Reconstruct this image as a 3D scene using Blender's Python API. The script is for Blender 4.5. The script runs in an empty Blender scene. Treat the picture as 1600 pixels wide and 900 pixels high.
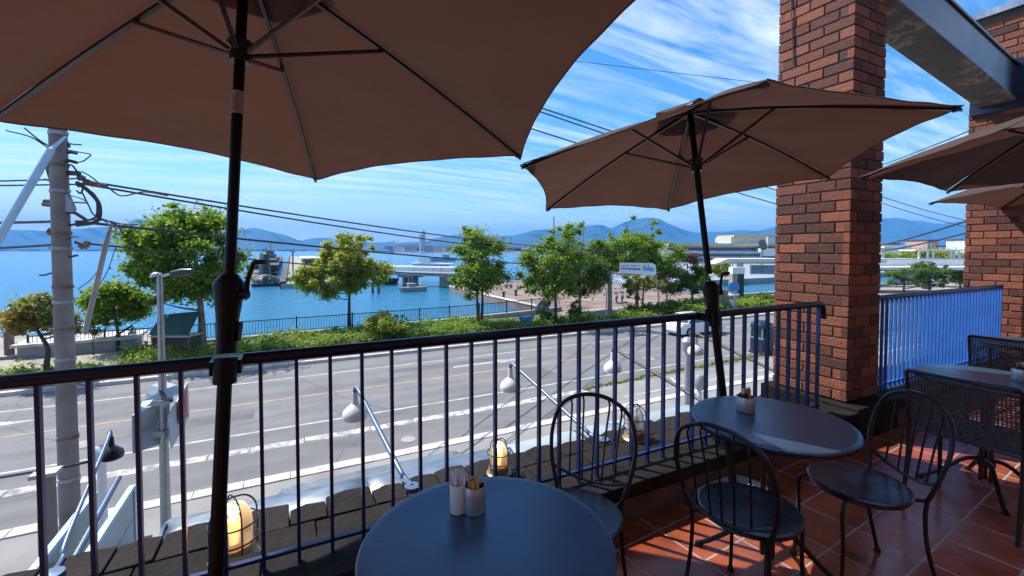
import bpy, bmesh, math, random
import numpy as np
from mathutils import Vector, Matrix
PI = math.pi
C = bpy.context.scene.collection
S = bpy.context.scene
rnd = random.Random(7)

# ------------------------------------------------------------------ camera
# world: +x runs along the railing (to the right), +y out over the street, floor z = 0
EYE = Vector((0, 0, 1.53))
F_PX, HOR, PITCH, YAW = 690.0, 391.0, 0.0314, math.radians(63)
YP = HOR + F_PX * math.tan(PITCH)
_f0 = Vector((math.cos(YAW), math.sin(YAW), 0)); RT = Vector((math.sin(YAW), -math.cos(YAW), 0)); _u0 = Vector((0, 0, 1))
FW = _f0 * math.cos(PITCH) - _u0 * math.sin(PITCH)
UP = _u0 * math.cos(PITCH) + _f0 * math.sin(PITCH)
cam = bpy.data.cameras.new('camera'); camo = bpy.data.objects.new('camera', cam); C.objects.link(camo)
camo.matrix_world = Matrix(((RT.x, UP.x, -FW.x, EYE.x), (RT.y, UP.y, -FW.y, EYE.y), (RT.z, UP.z, -FW.z, EYE.z), (0, 0, 0, 1)))
cam.sensor_width = 36; cam.lens = 36 * F_PX / 1600; cam.shift_y = -(450 - YP) / 1600
cam.clip_start = 0.05; cam.clip_end = 60000
S.camera = camo

def ray(px, py): return RT * ((px - 800) / F_PX) + FW - UP * ((py - YP) / F_PX)
def onz(px, py, z): r = ray(px, py); return EYE + r * ((z - EYE.z) / r.z)      # where the sight line meets a level
def onZ(px, py, Z): return EYE + ray(px, py) * Z                                # at a depth in metres

# ------------------------------------------------------------------ light
SUN = Vector((-0.43, 0.62, 1.0)).normalized()
ELEV = math.asin(SUN.z)
world = bpy.data.worlds.new('World'); S.world = world; world.use_nodes = True
nt = world.node_tree; nt.nodes.clear()
def N(nt, t, **k):
    n = nt.nodes.new(t)
    for a, v in k.items(): setattr(n, a, v)
    return n
def L(nt, a, b): nt.links.new(a, b)
sky = N(nt, 'ShaderNodeTexSky', sky_type='NISHITA', sun_disc=False)
sky.sun_elevation = ELEV; sky.sun_rotation = math.atan2(SUN.x, SUN.y); sky.altitude = 0; sky.air_density = 1.0; sky.dust_density = 0.5; sky.ozone_density = 3.0
hs = N(nt, 'ShaderNodeHueSaturation'); hs.inputs['Saturation'].default_value = 1.36; hs.inputs['Value'].default_value = 1.0
L(nt, sky.outputs[0], hs.inputs['Color'])
tc = N(nt, 'ShaderNodeTexCoord'); sx = N(nt, 'ShaderNodeSeparateXYZ'); L(nt, tc.outputs['Generated'], sx.inputs[0])
def MA(nt, op, a, b=None):
    n = N(nt, 'ShaderNodeMath', operation=op)
    for i, v in enumerate((a, b)):
        if v is None: continue
        if isinstance(v, (int, float)): n.inputs[i].default_value = v
        else: L(nt, v, n.inputs[i])
    return n.outputs[0]
zz = MA(nt, 'ADD', MA(nt, 'MAXIMUM', sx.outputs[2], 0.0), 0.10)
cx = N(nt, 'ShaderNodeCombineXYZ'); L(nt, MA(nt, 'DIVIDE', sx.outputs[0], zz), cx.inputs[0]); L(nt, MA(nt, 'DIVIDE', sx.outputs[1], zz), cx.inputs[1])
mp = N(nt, 'ShaderNodeMapping'); mp.inputs['Rotation'].default_value = (0, 0, math.radians(38)); mp.inputs['Scale'].default_value = (0.42, 3.0, 1); mp.inputs['Location'].default_value = (5.1, 1.7, 0)
L(nt, cx.outputs[0], mp.inputs[0])
n1 = N(nt, 'ShaderNodeTexNoise'); n1.inputs['Scale'].default_value = 1.5; n1.inputs['Detail'].default_value = 9; n1.inputs['Roughness'].default_value = 0.66; n1.inputs['Distortion'].default_value = 0.5
L(nt, mp.outputs[0], n1.inputs['Vector'])
n2 = N(nt, 'ShaderNodeTexNoise'); n2.inputs['Scale'].default_value = 0.8; n2.inputs['Detail'].default_value = 2
L(nt, cx.outputs[0], n2.inputs['Vector'])
r1 = N(nt, 'ShaderNodeMapRange'); r1.inputs[1].default_value = 0.42; r1.inputs[2].default_value = 0.72; L(nt, n1.outputs[0], r1.inputs[0])
r2 = N(nt, 'ShaderNodeMapRange'); r2.inputs[1].default_value = 0.22; r2.inputs[2].default_value = 0.46; L(nt, n2.outputs[0], r2.inputs[0])
msk = MA(nt, 'MULTIPLY', MA(nt, 'MULTIPLY', r1.outputs[0], r2.outputs[0]), 0.82)
mx = N(nt, 'ShaderNodeMix', data_type='RGBA'); L(nt, msk, mx.inputs[0]); L(nt, hs.outputs[0], mx.inputs[6]); mx.inputs[7].default_value = (6.6, 7.0, 7.6, 1)
bg = N(nt, 'ShaderNodeBackground'); bg.inputs[1].default_value = 0.12
L(nt, mx.outputs[2], bg.inputs[0]); wo = N(nt, 'ShaderNodeOutputWorld'); L(nt, bg.outputs[0], wo.inputs[0])

sl = bpy.data.lights.new('sun', 'SUN'); sl.energy = 4.2; sl.angle = math.radians(0.5); sl.color = (1.0, 0.955, 0.88)
so = bpy.data.objects.new('sun', sl); C.objects.link(so); so.rotation_euler = SUN.to_track_quat('Z', 'Y').to_euler(); so.location = (0, 0, 30)
vs = S.view_settings; vs.view_transform = 'Standard'; vs.look = 'None'; vs.exposure = 0.90; vs.gamma = 1; vs.use_curve_mapping = False

# ------------------------------------------------------------------ materials
def mat(name, col, rough=0.6, metal=0.0, var=0.0, vscale=4.0, bump=0.0, bscale=30.0, spec=0.5, coat=0.0, island=0.0, col2=None, rvar=0.0, detail=6):
    m = bpy.data.materials.new(name); m.use_nodes = True; t = m.node_tree; p = t.nodes['Principled BSDF']
    p.inputs['Base Color'].default_value = (*col, 1); p.inputs['Roughness'].default_value = rough; p.inputs['Metallic'].default_value = metal
    p.inputs['Specular IOR Level'].default_value = spec; p.inputs['Coat Weight'].default_value = coat; p.inputs['Coat Roughness'].default_value = 0.08
    o = N(t, 'ShaderNodeTexCoord').outputs['Object']
    if var or rvar or col2:
        n = N(t, 'ShaderNodeTexNoise'); n.inputs['Scale'].default_value = vscale; n.inputs['Detail'].default_value = detail; n.inputs['Roughness'].default_value = 0.6
        L(t, o, n.inputs['Vector'])
        src = n.outputs[0]
        if island:
            g = N(t, 'ShaderNodeNewGeometry')
            src = MA(t, 'ADD', MA(t, 'MULTIPLY', n.outputs[0], 1 - island), MA(t, 'MULTIPLY', g.outputs['Random Per Island'], island))
        cr = N(t, 'ShaderNodeValToRGB')
        lo = tuple(max(0, c * (1 - var)) for c in col); hi = tuple(c * (1 + var) for c in (col2 or col))
        cr.color_ramp.elements[0].position = 0.3 if not island else 0.1; cr.color_ramp.elements[0].color = (*lo, 1)
        cr.color_ramp.elements[1].position = 0.7 if not island else 0.9; cr.color_ramp.elements[1].color = (*hi, 1)
        L(t, src, cr.inputs[0]); L(t, cr.outputs[0], p.inputs['Base Color'])
        if rvar:
            r = N(t, 'ShaderNodeMapRange'); r.inputs[1].default_value = 0.3; r.inputs[2].default_value = 0.7; r.inputs[3].default_value = rough - rvar; r.inputs[4].default_value = rough + rvar
            L(t, n.outputs[0], r.inputs[0]); L(t, r.outputs[0], p.inputs['Roughness'])
    if bump:
        n = N(t, 'ShaderNodeTexNoise'); n.inputs['Scale'].default_value = bscale; n.inputs['Detail'].default_value = 6
        L(t, o, n.inputs['Vector']); b = N(t, 'ShaderNodeBump'); b.inputs['Strength'].default_value = bump; b.inputs['Distance'].default_value = 0.02
        L(t, n.outputs[0], b.inputs['Height']); L(t, b.outputs[0], p.inputs['Normal'])
    return m

def leaf_mat(name, a, b, transl=0.45, rough=0.5):
    m = bpy.data.materials.new(name); m.use_nodes = True; t = m.node_tree; p = t.nodes['Principled BSDF']
    g = N(t, 'ShaderNodeNewGeometry'); cr = N(t, 'ShaderNodeValToRGB')
    cr.color_ramp.elements[0].color = (*a, 1); cr.color_ramp.elements[1].color = (*b, 1)
    n = N(t, 'ShaderNodeTexNoise'); n.inputs['Scale'].default_value = 0.8; n.inputs['Detail'].default_value = 3
    L(t, N(t, 'ShaderNodeTexCoord').outputs['Object'], n.inputs['Vector'])
    L(t, MA(t, 'ADD', MA(t, 'MULTIPLY', g.outputs['Random Per Island'], 0.6), MA(t, 'MULTIPLY', n.outputs[0], 0.5)), cr.inputs[0])
    L(t, cr.outputs[0], p.inputs['Base Color']); p.inputs['Roughness'].default_value = rough; p.inputs['Specular IOR Level'].default_value = 0.25
    tr = N(t, 'ShaderNodeBsdfTranslucent'); mc = N(t, 'ShaderNodeMix', data_type='RGBA', blend_type='MULTIPLY'); mc.inputs[0].default_value = 1
    L(t, cr.outputs[0], mc.inputs[6]); mc.inputs[7].default_value = (1.9, 1.75, 0.5, 1); L(t, mc.outputs[2], tr.inputs[0])
    ms = N(t, 'ShaderNodeMixShader'); ms.inputs[0].default_value = transl
    L(t, p.outputs[0], ms.inputs[1]); L(t, tr.outputs[0], ms.inputs[2]); L(t, ms.outputs[0], t.nodes['Material Output'].inputs[0])
    return m

def fabric_mat(name, col, tcol, transl):
    m = bpy.data.materials.new(name); m.use_nodes = True; t = m.node_tree; p = t.nodes['Principled BSDF']
    o = N(t, 'ShaderNodeTexCoord').outputs['Object']
    n = N(t, 'ShaderNodeTexNoise'); n.inputs['Scale'].default_value = 1.5; n.inputs['Detail'].default_value = 9; L(t, o, n.inputs['Vector'])
    cr = N(t, 'ShaderNodeValToRGB'); cr.color_ramp.elements[0].position = .3; cr.color_ramp.elements[1].position = .7
    cr.color_ramp.elements[0].color = (*[c * 0.74 for c in col], 1); cr.color_ramp.elements[1].color = (*[c * 1.24 for c in col], 1)
    L(t, n.outputs[0], cr.inputs[0]); L(t, cr.outputs[0], p.inputs['Base Color']); p.inputs['Roughness'].default_value = 0.85; p.inputs['Specular IOR Level'].default_value = 0.2
    p.inputs['Sheen Weight'].default_value = 0.15
    w = N(t, 'ShaderNodeTexNoise'); w.inputs['Scale'].default_value = 420; L(t, o, w.inputs['Vector'])
    w2 = N(t, 'ShaderNodeTexNoise'); w2.inputs['Scale'].default_value = 3.5; L(t, o, w2.inputs['Vector'])
    b = N(t, 'ShaderNodeBump'); b.inputs['Strength'].default_value = 0.25; b.inputs['Distance'].default_value = 0.001; L(t, w.outputs[0], b.inputs['Height'])
    b2 = N(t, 'ShaderNodeBump'); w2.inputs['Detail'].default_value = 4; b2.inputs['Strength'].default_value = 0.55; b2.inputs['Distance'].default_value = 0.04; L(t, w2.outputs[0], b2.inputs['Height']); L(t, b.outputs[0], b2.inputs['Normal'])
    L(t, b2.outputs[0], p.inputs['Normal'])
    tr = N(t, 'ShaderNodeBsdfTranslucent'); tr.inputs[0].default_value = (*tcol, 1)
    ms = N(t, 'ShaderNodeMixShader'); ms.inputs[0].default_value = transl
    L(t, p.outputs[0], ms.inputs[1]); L(t, tr.outputs[0], ms.inputs[2]); L(t, ms.outputs[0], t.nodes['Material Output'].inputs[0])
    return m

def emis(name, col, st):
    m = bpy.data.materials.new(name); m.use_nodes = True; p = m.node_tree.nodes['Principled BSDF']
    p.inputs['Base Color'].default_value = (*col, 1); p.inputs['Emission Color'].default_value = (*col, 1); p.inputs['Emission Strength'].default_value = st
    return m

M = dict(
    black=mat('black_metal', (0.010, 0.010, 0.012), 0.32, 0.0, coat=0.15, spec=0.5),
    pole=mat('umbrella_pole_black', (0.004, 0.004, 0.005), 0.36, 0.0, spec=0.18),
    navy=mat('navy_rail_paint', (0.006, 0.019, 0.088), 0.40, 0.0, var=0.3, vscale=9, spec=0.35, bump=0.08, bscale=60),
    navytop=mat('dark_navy_handrail_paint', (0.004, 0.008, 0.030), 0.30, 0.0, var=0.3, vscale=6, spec=0.35),
    blue=mat('sunlit_blue_rail_paint', (0.028, 0.145, 0.52), 0.42, 0.0, var=0.2, vscale=7, spec=0.4),  # brighter than the navy bay: its sunlit look is put into the colour
    table=mat('blue_grey_satin_tabletop', (0.050, 0.098, 0.165), 0.30, 0.55, var=0.12, vscale=3, rvar=0.09, detail=10, spec=0.6, bump=0.05, bscale=7),
    rim=mat('table_edge_bronze', (0.09, 0.05, 0.035), 0.35, 0.7),
    chair=mat('dark_bronze_wire', (0.020, 0.020, 0.023), 0.30, 0.6, var=0.3, vscale=20),
    seat=mat('worn_dark_seat', (0.020, 0.028, 0.046), 0.27, 0.4, var=0.5, vscale=5, rvar=0.12, spec=0.8),
    wicker=mat('grey_black_weave', (0.065, 0.065, 0.073), 0.45, 0.0, var=0.3, vscale=40),
    canopy=fabric_mat('brown_canopy', (0.068, 0.037, 0.028), (0.085, 0.036, 0.024), 0.28),
    mortar=mat('mortar', (0.12, 0.10, 0.09), 0.9, var=0.3, vscale=15, bump=0.5, bscale=120),
    brick=mat('brick', (0.038, 0.015, 0.013), 0.82, var=0.35, vscale=9, island=0.55, col2=(0.25, 0.076, 0.038), bump=0.5, bscale=70, rvar=0.1),
    plaster=mat('brown_plaster', (0.10, 0.055, 0.042), 0.8, var=0.4, vscale=6, bump=0.25, bscale=25),
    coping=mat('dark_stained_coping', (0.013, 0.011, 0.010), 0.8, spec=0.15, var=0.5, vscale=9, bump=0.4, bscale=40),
    slab=mat('shade_dark_weathered_slab', (0.012, 0.010, 0.010), 0.85, var=0.45, vscale=5, bump=0.6, bscale=35, island=0.3, spec=0.12, col2=(0.026, 0.021, 0.020)),  # near-black base colour holds umbrella shade that the sun leaves out
    asphalt=mat('asphalt', (0.172, 0.168, 0.168), 0.9, var=0.16, vscale=0.5, bump=0.3, bscale=60, detail=12),
    asphalt2=mat('pale_paving', (0.24, 0.232, 0.22), 0.9, var=0.2, vscale=0.7, bump=0.2, bscale=30, detail=10),
    kerb=mat('pale_kerb_stone', (0.50, 0.47, 0.42), 0.85, var=0.25, vscale=3, bump=0.2, bscale=30),
    darkkerb=mat('brown_kerb_wall', (0.085, 0.060, 0.048), 0.9, var=0.4, vscale=4, bump=0.3, bscale=20),
    pwhite=mat('white_road_paint', (0.66, 0.65, 0.62), 0.8, var=0.15, vscale=6),
    pyellow=mat('yellow_road_paint', (0.62, 0.38, 0.12), 0.8, var=0.2, vscale=6),
    verge=mat('verge_soil_grass', (0.045, 0.075, 0.018), 0.95, var=0.5, vscale=2.0, bump=0.5, bscale=8, col2=(0.10, 0.14, 0.035)),
    earth=mat('pale_dry_ground', (0.30, 0.26, 0.22), 0.95, var=0.3, vscale=0.6, bump=0.3, bscale=10),
    promenade=mat('red_brown_promenade', (0.19, 0.115, 0.085), 0.9, var=0.25, vscale=0.35, col2=(0.27, 0.20, 0.165), detail=10),
    concrete=mat('concrete', (0.30, 0.285, 0.27), 0.85, var=0.25, vscale=1.4, bump=0.25, bscale=14, detail=8),
    polec=mat('utility_pole_concrete', (0.205, 0.182, 0.170), 0.8, var=0.28, vscale=2.2, bump=0.2, bscale=30, detail=9),
    dconc=mat('dark_wet_concrete', (0.13, 0.12, 0.11), 0.8, var=0.4, vscale=1.0, bump=0.3, bscale=10),
    white=mat('white_paint', (0.74, 0.75, 0.76), 0.5, var=0.08, vscale=2),
    offwhite=mat('off_white_wall', (0.60, 0.60, 0.58), 0.7, var=0.12, vscale=0.3),
    grey=mat('grey_painted_metal', (0.30, 0.32, 0.34), 0.45, 0.3, var=0.15, vscale=4),
    galv=mat('galvanised_steel', (0.32, 0.345, 0.375), 0.35, 0.8, var=0.18, vscale=6, rvar=0.1),
    palepanel=mat('pale_blue_grey_panel', (0.33, 0.395, 0.425), 0.45, 0.1, var=0.15, vscale=2.5),
    teal=mat('faded_teal_panel', (0.10, 0.30, 0.29), 0.4, var=0.4, vscale=2.5),
    red=mat('red_sign_face', (0.52, 0.055, 0.045), 0.5, var=0.1, vscale=5),
    wire=mat('black_cable', (0.025, 0.025, 0.03), 0.5),
    rust=mat('rusty_hardware', (0.20, 0.13, 0.11), 0.7, 0.3, var=0.4, vscale=12),
    darksteel=mat('dark_pole_hardware', (0.085, 0.075, 0.075), 0.55, 0.4, var=0.4, vscale=10),
    armblue=mat('blue_grey_arm_paint', (0.10, 0.15, 0.24), 0.35, 0.3, var=0.2, vscale=6),
    lampwhite=mat('white_enamel_shade', (0.72, 0.72, 0.69), 0.25, coat=0.3, var=0.05, vscale=5),
    guard=mat('pale_blue_guard_tube', (0.38, 0.55, 0.66), 0.5, var=0.12, vscale=5),
    brass=mat('aged_brass', (0.30, 0.20, 0.11), 0.45, 0.6, var=0.3, vscale=14),
    glow=emis('warm_lamp_bulb', (1.0, 0.62, 0.26), 1.15),
    bark=mat('bark', (0.075, 0.055, 0.042), 0.9, var=0.4, vscale=3, bump=0.7, bscale=14),
    palebark=mat('pale_bark', (0.20, 0.15, 0.115), 0.9, var=0.4, vscale=2.5, bump=0.7, bscale=12),
    leaf=leaf_mat('broad_green_leaves', (0.055, 0.118, 0.018), (0.200, 0.300, 0.050), 0.5),
    leafy=leaf_mat('yellow_green_leaves', (0.110, 0.155, 0.025), (0.330, 0.370, 0.085), 0.5),
    leafd=leaf_mat('dark_green_leaves', (0.032, 0.078, 0.018), (0.125, 0.205, 0.035), 0.45),
    leafo=leaf_mat('olive_leaves', (0.09, 0.12, 0.035), (0.27, 0.28, 0.085)),
    leafr=leaf_mat('orange_brown_leaves', (0.16, 0.085, 0.035), (0.36, 0.19, 0.06)),
    pine=leaf_mat('pine_green', (0.035, 0.085, 0.015), (0.13, 0.21, 0.035), 0.25),
    grass=leaf_mat('bright_ground_cover', (0.075, 0.145, 0.016), (0.24, 0.34, 0.045), 0.35),
    glass=mat('dark_blue_glass', (0.02, 0.035, 0.05), 0.06, 0.0, spec=0.9),
    win=mat('dark_glass_band', (0.06, 0.085, 0.12), 0.2, 0.0, var=0.3, vscale=0.2),  # dark blue glass of the window rows
    carsilver=mat('silver_blue_car_paint', (0.50, 0.56, 0.61), 0.22, 0.65, coat=0.8),
    carwhite=mat('white_car_paint', (0.78, 0.78, 0.77), 0.25, coat=0.7),
    rubber=mat('tyre_rubber', (0.02, 0.02, 0.02), 0.8),
    darkship=mat('dark_ship_grey', (0.11, 0.115, 0.12), 0.7, var=0.5, vscale=0.5),
    subblack=mat('submarine_black', (0.022, 0.027, 0.029), 0.6, var=0.3, vscale=0.6),
    hullgrey=mat('ship_grey', (0.34, 0.36, 0.38), 0.6, var=0.15, vscale=0.3),
    grassroof=mat('dry_grass_roof', (0.42, 0.38, 0.13), 0.95, var=0.3, vscale=0.06, col2=(0.50, 0.40, 0.20)),
    bluegrey=mat('blue_grey_facade', (0.26, 0.31, 0.37), 0.7, var=0.15, vscale=0.1),
    pinkwall=mat('faded_pink_wall', (0.48, 0.30, 0.27), 0.8, var=0.2, vscale=0.2),
    forest=mat('forested_mountain', (0.015, 0.045, 0.045), 0.95, var=0.35, vscale=0.0012, detail=10),
    bluebin=mat('bright_blue_plastic', (0.03, 0.22, 0.50), 0.5, var=0.15, vscale=6),
    boothblue=mat('dark_blue_booth', (0.012, 0.025, 0.06), 0.35, var=0.2, vscale=2),
    paper=mat('white_paper', (0.72, 0.72, 0.74), 0.8, var=0.06, vscale=30),
    stick=mat('brown_sugar_sticks', (0.34, 0.15, 0.05), 0.6, var=0.5, vscale=1, island=0.9, col2=(0.5, 0.27, 0.11)),
    steel=mat('brushed_holder_steel', (0.50, 0.50, 0.52), 0.3, 0.7, var=0.1, vscale=30),
    ceramic=mat('white_ceramic', (0.62, 0.62, 0.62), 0.3, coat=0.4),
    sticker=mat('grey_pole_sticker', (0.30, 0.26, 0.25), 0.6),
    ink=mat('dark_print', (0.05, 0.05, 0.06), 0.6),
    blueink=mat('blue_print', (0.10, 0.22, 0.45), 0.6),
    bluepic=mat('blue_picture_print', (0.16, 0.36, 0.60), 0.6, var=0.4, vscale=5),
    paleblue=mat('pale_base', (0.45, 0.48, 0.47), 0.6, var=0.15, vscale=8),
)

def floor_tile_mat():
    m = bpy.data.materials.new('terracotta_tile_floor'); m.use_nodes = True; t = m.node_tree; p = t.nodes['Principled BSDF']
    o = N(t, 'ShaderNodeTexCoord').outputs['Object']
    mp = N(t, 'ShaderNodeMapping'); mp.inputs['Rotation'].default_value = (0, 0, math.radians(-4.5)); mp.inputs['Location'].default_value = (-0.06, -0.20, 0)
    L(t, o, mp.inputs[0])
    br = N(t, 'ShaderNodeTexBrick'); br.offset = 0.0; br.squash = 1; br.inputs['Scale'].default_value = 1
    br.inputs['Brick Width'].default_value = 0.31; br.inputs['Row Height'].default_value = 0.28; br.inputs['Mortar Size'].default_value = 0.0055; br.inputs['Mortar Smooth'].default_value = 0.15; br.inputs['Bias'].default_value = 0
    br.inputs['Color1'].default_value = (0.25, 0.052, 0.024, 1); br.inputs['Color2'].default_value = (0.32, 0.080, 0.036, 1); br.inputs['Mortar'].default_value = (0.33, 0.295, 0.275, 1)
    L(t, mp.outputs[0], br.inputs['Vector'])
    n = N(t, 'ShaderNodeTexNoise'); n.inputs['Scale'].default_value = 5; n.inputs['Detail'].default_value = 8; L(t, o, n.inputs['Vector'])
    cr = N(t, 'ShaderNodeValToRGB'); cr.color_ramp.elements[0].position = .3; cr.color_ramp.elements[1].position = .75
    cr.color_ramp.elements[0].color = (0.45, 0.46, 0.50, 1); cr.color_ramp.elements[1].color = (1.2, 1.15, 1.1, 1); L(t, n.outputs[0], cr.inputs[0])
    mm = N(t, 'ShaderNodeMix', data_type='RGBA', blend_type='MULTIPLY'); mm.inputs[0].default_value = 0.85
    L(t, br.outputs[0], mm.inputs[6]); L(t, cr.outputs[0], mm.inputs[7]); L(t, mm.outputs[2], p.inputs['Base Color'])
    r = N(t, 'ShaderNodeMapRange'); r.inputs[1].default_value = .3; r.inputs[2].default_value = .7; r.inputs[3].default_value = 0.15; r.inputs[4].default_value = 0.34
    L(t, n.outputs[0], r.inputs[0]); rr = MA(t, 'MAXIMUM', r.outputs[0], MA(t, 'MULTIPLY', br.outputs[1], 0.8)); L(t, rr, p.inputs['Roughness'])
    b = N(t, 'ShaderNodeBump'); b.inputs['Strength'].default_value = 0.5; b.inputs['Distance'].default_value = 0.004; b.invert = True; L(t, br.outputs[1], b.inputs['Height'])
    n3 = N(t, 'ShaderNodeTexNoise'); n3.inputs['Scale'].default_value = 9; L(t, o, n3.inputs['Vector'])
    b2 = N(t, 'ShaderNodeBump'); b2.inputs['Strength'].default_value = 0.12; b2.inputs['Distance'].default_value = 0.02; L(t, n3.outputs[0], b2.inputs['Height']); L(t, b.outputs[0], b2.inputs['Normal']); L(t, b2.outputs[0], p.inputs['Normal'])
    return m
M['floor'] = floor_tile_mat()
def worn(name, paint, under, lo, hi, sc):
    m = bpy.data.materials.new(name); m.use_nodes = True; t = m.node_tree; p = t.nodes['Principled BSDF']; o = N(t, 'ShaderNodeTexCoord').outputs['Object']
    n = N(t, 'ShaderNodeTexNoise'); n.inputs['Scale'].default_value = sc; n.inputs['Detail'].default_value = 12; n.inputs['Roughness'].default_value = .75; L(t, o, n.inputs['Vector'])
    cr = N(t, 'ShaderNodeValToRGB'); cr.color_ramp.elements[0].position = lo; cr.color_ramp.elements[1].position = hi; cr.color_ramp.elements[0].color = (*under, 1); cr.color_ramp.elements[1].color = (*paint, 1)
    L(t, n.outputs[0], cr.inputs[0]); L(t, cr.outputs[0], p.inputs['Base Color']); p.inputs['Roughness'].default_value = .85; return m
M['pwhite'] = worn('white_road_paint_worn', (.52, .51, .49), (.22, .215, .21), .36, .56, 2.2)
M['pworn'] = worn('very_worn_white_paint', (.54, .52, .48), (.20, .195, .19), .42, .56, 2.6)
M['pyellow'] = worn('yellow_road_paint_worn', (.50, .33, .15), (.24, .21, .18), .36, .58, 2.2)
def road_mat():
    m = M['asphalt']; t = m.node_tree; p = t.nodes['Principled BSDF']; o = N(t, 'ShaderNodeTexCoord').outputs['Object']
    src = p.inputs['Base Color'].links[0].from_socket
    vo = N(t, 'ShaderNodeTexVoronoi', feature='DISTANCE_TO_EDGE'); vo.inputs['Scale'].default_value = .16
    wn = N(t, 'ShaderNodeTexNoise'); wn.inputs['Scale'].default_value = .9; wn.inputs['Detail'].default_value = 6; L(t, o, wn.inputs['Vector'])
    va = N(t, 'ShaderNodeMix', data_type='VECTOR'); va.inputs[0].default_value = .12; L(t, o, va.inputs[4]); L(t, wn.outputs[1], va.inputs[5]); L(t, va.outputs[1], vo.inputs['Vector'])
    r = N(t, 'ShaderNodeMapRange'); r.inputs[1].default_value = 0; r.inputs[2].default_value = .006; r.inputs[3].default_value = .62; r.inputs[4].default_value = 1; L(t, vo.outputs[0], r.inputs[0])
    mp = N(t, 'ShaderNodeMapping'); mp.inputs['Scale'].default_value = (.02, 1.1, 1); L(t, o, mp.inputs[0]); ty = N(t, 'ShaderNodeTexNoise'); ty.inputs['Scale'].default_value = 1.3; ty.inputs['Detail'].default_value = 3; L(t, mp.outputs[0], ty.inputs['Vector'])
    r2_ = N(t, 'ShaderNodeMapRange'); r2_.inputs[1].default_value = .35; r2_.inputs[2].default_value = .65; r2_.inputs[3].default_value = .84; r2_.inputs[4].default_value = 1.08; L(t, ty.outputs[0], r2_.inputs[0])
    mm = N(t, 'ShaderNodeMix', data_type='RGBA', blend_type='MULTIPLY'); mm.inputs[0].default_value = 1; L(t, src, mm.inputs[6]); L(t, MA(t, 'MULTIPLY', r.outputs[0], r2_.outputs[0]), mm.inputs[7]); L(t, mm.outputs[2], p.inputs['Base Color'])
road_mat()
M['patch'] = mat('darker_asphalt_patch', (0.125, 0.122, 0.124), 0.9, var=0.2, vscale=2, bump=0.3, bscale=60)

def sea_mat():
    m = bpy.data.materials.new('sea_water'); m.use_nodes = True; t = m.node_tree; p = t.nodes['Principled BSDF']
    o = N(t, 'ShaderNodeTexCoord').outputs['Object']
    sp = N(t, 'ShaderNodeSeparateXYZ'); L(t, o, sp.inputs[0])
    # turquoise in the sheltered basin by the quay, deeper blue out in the bay
    n0 = N(t, 'ShaderNodeTexNoise'); n0.inputs['Scale'].default_value = 0.02; n0.inputs['Detail'].default_value = 5; L(t, o, n0.inputs['Vector'])
    dist = MA(t, 'ADD', sp.outputs[1], MA(t, 'MULTIPLY', n0.outputs[0], 80))
    r = N(t, 'ShaderNodeMapRange'); r.inputs[1].default_value = 90; r.inputs[2].default_value = 320; L(t, dist, r.inputs[0])
    c = N(t, 'ShaderNodeMix', data_type='RGBA'); L(t, r.outputs[0], c.inputs[0]); c.inputs[6].default_value = (0.015, 0.165, 0.30, 1); c.inputs[7].default_value = (0.03, 0.19, 0.42, 1)
    L(t, c.outputs[2], p.inputs['Base Color']); p.inputs['Roughness'].default_value = 0.12; p.inputs['IOR'].default_value = 1.33; p.inputs['Specular IOR Level'].default_value = 0.5
    mp = N(t, 'ShaderNodeMapping'); mp.inputs['Rotation'].default_value = (0, 0, math.radians(-28)); mp.inputs['Scale'].default_value = (0.55, 1.5, 1); L(t, o, mp.inputs[0])
    n = N(t, 'ShaderNodeTexNoise'); n.inputs['Scale'].default_value = 0.55; n.inputs['Detail'].default_value = 8; n.inputs['Roughness'].default_value = 0.65; L(t, mp.outputs[0], n.inputs['Vector'])
    b = N(t, 'ShaderNodeBump'); b.inputs['Strength'].default_value = 0.55; b.inputs['Distance'].default_value = 0.55; L(t, n.outputs[0], b.inputs['Height']); L(t, b.outputs[0], p.inputs['Normal'])
    return m
M['sea'] = sea_mat()

def glassmat():
    m = bpy.data.materials.new('clear_lamp_glass'); m.use_nodes = True; p = m.node_tree.nodes['Principled BSDF']
    p.inputs['Base Color'].default_value = (0.80, 0.80, 0.76, 1); p.inputs['Roughness'].default_value = 0.35; p.inputs['Transmission Weight'].default_value = 0.6; p.inputs['IOR'].default_value = 1.2
    return m
M['lampglass'] = glassmat()

# ------------------------------------------------------------------ mesh helpers
def wmat(o):
    m = o.matrix_basis.copy()
    while o.parent: o = o.parent; m = o.matrix_basis @ m
    return m

def props(o, label=None, cat=None, group=None, kind=None):
    if label: o['label'] = label
    if cat: o['category'] = cat
    if group: o['group'] = group
    if kind: o['kind'] = kind
    return o

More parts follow.
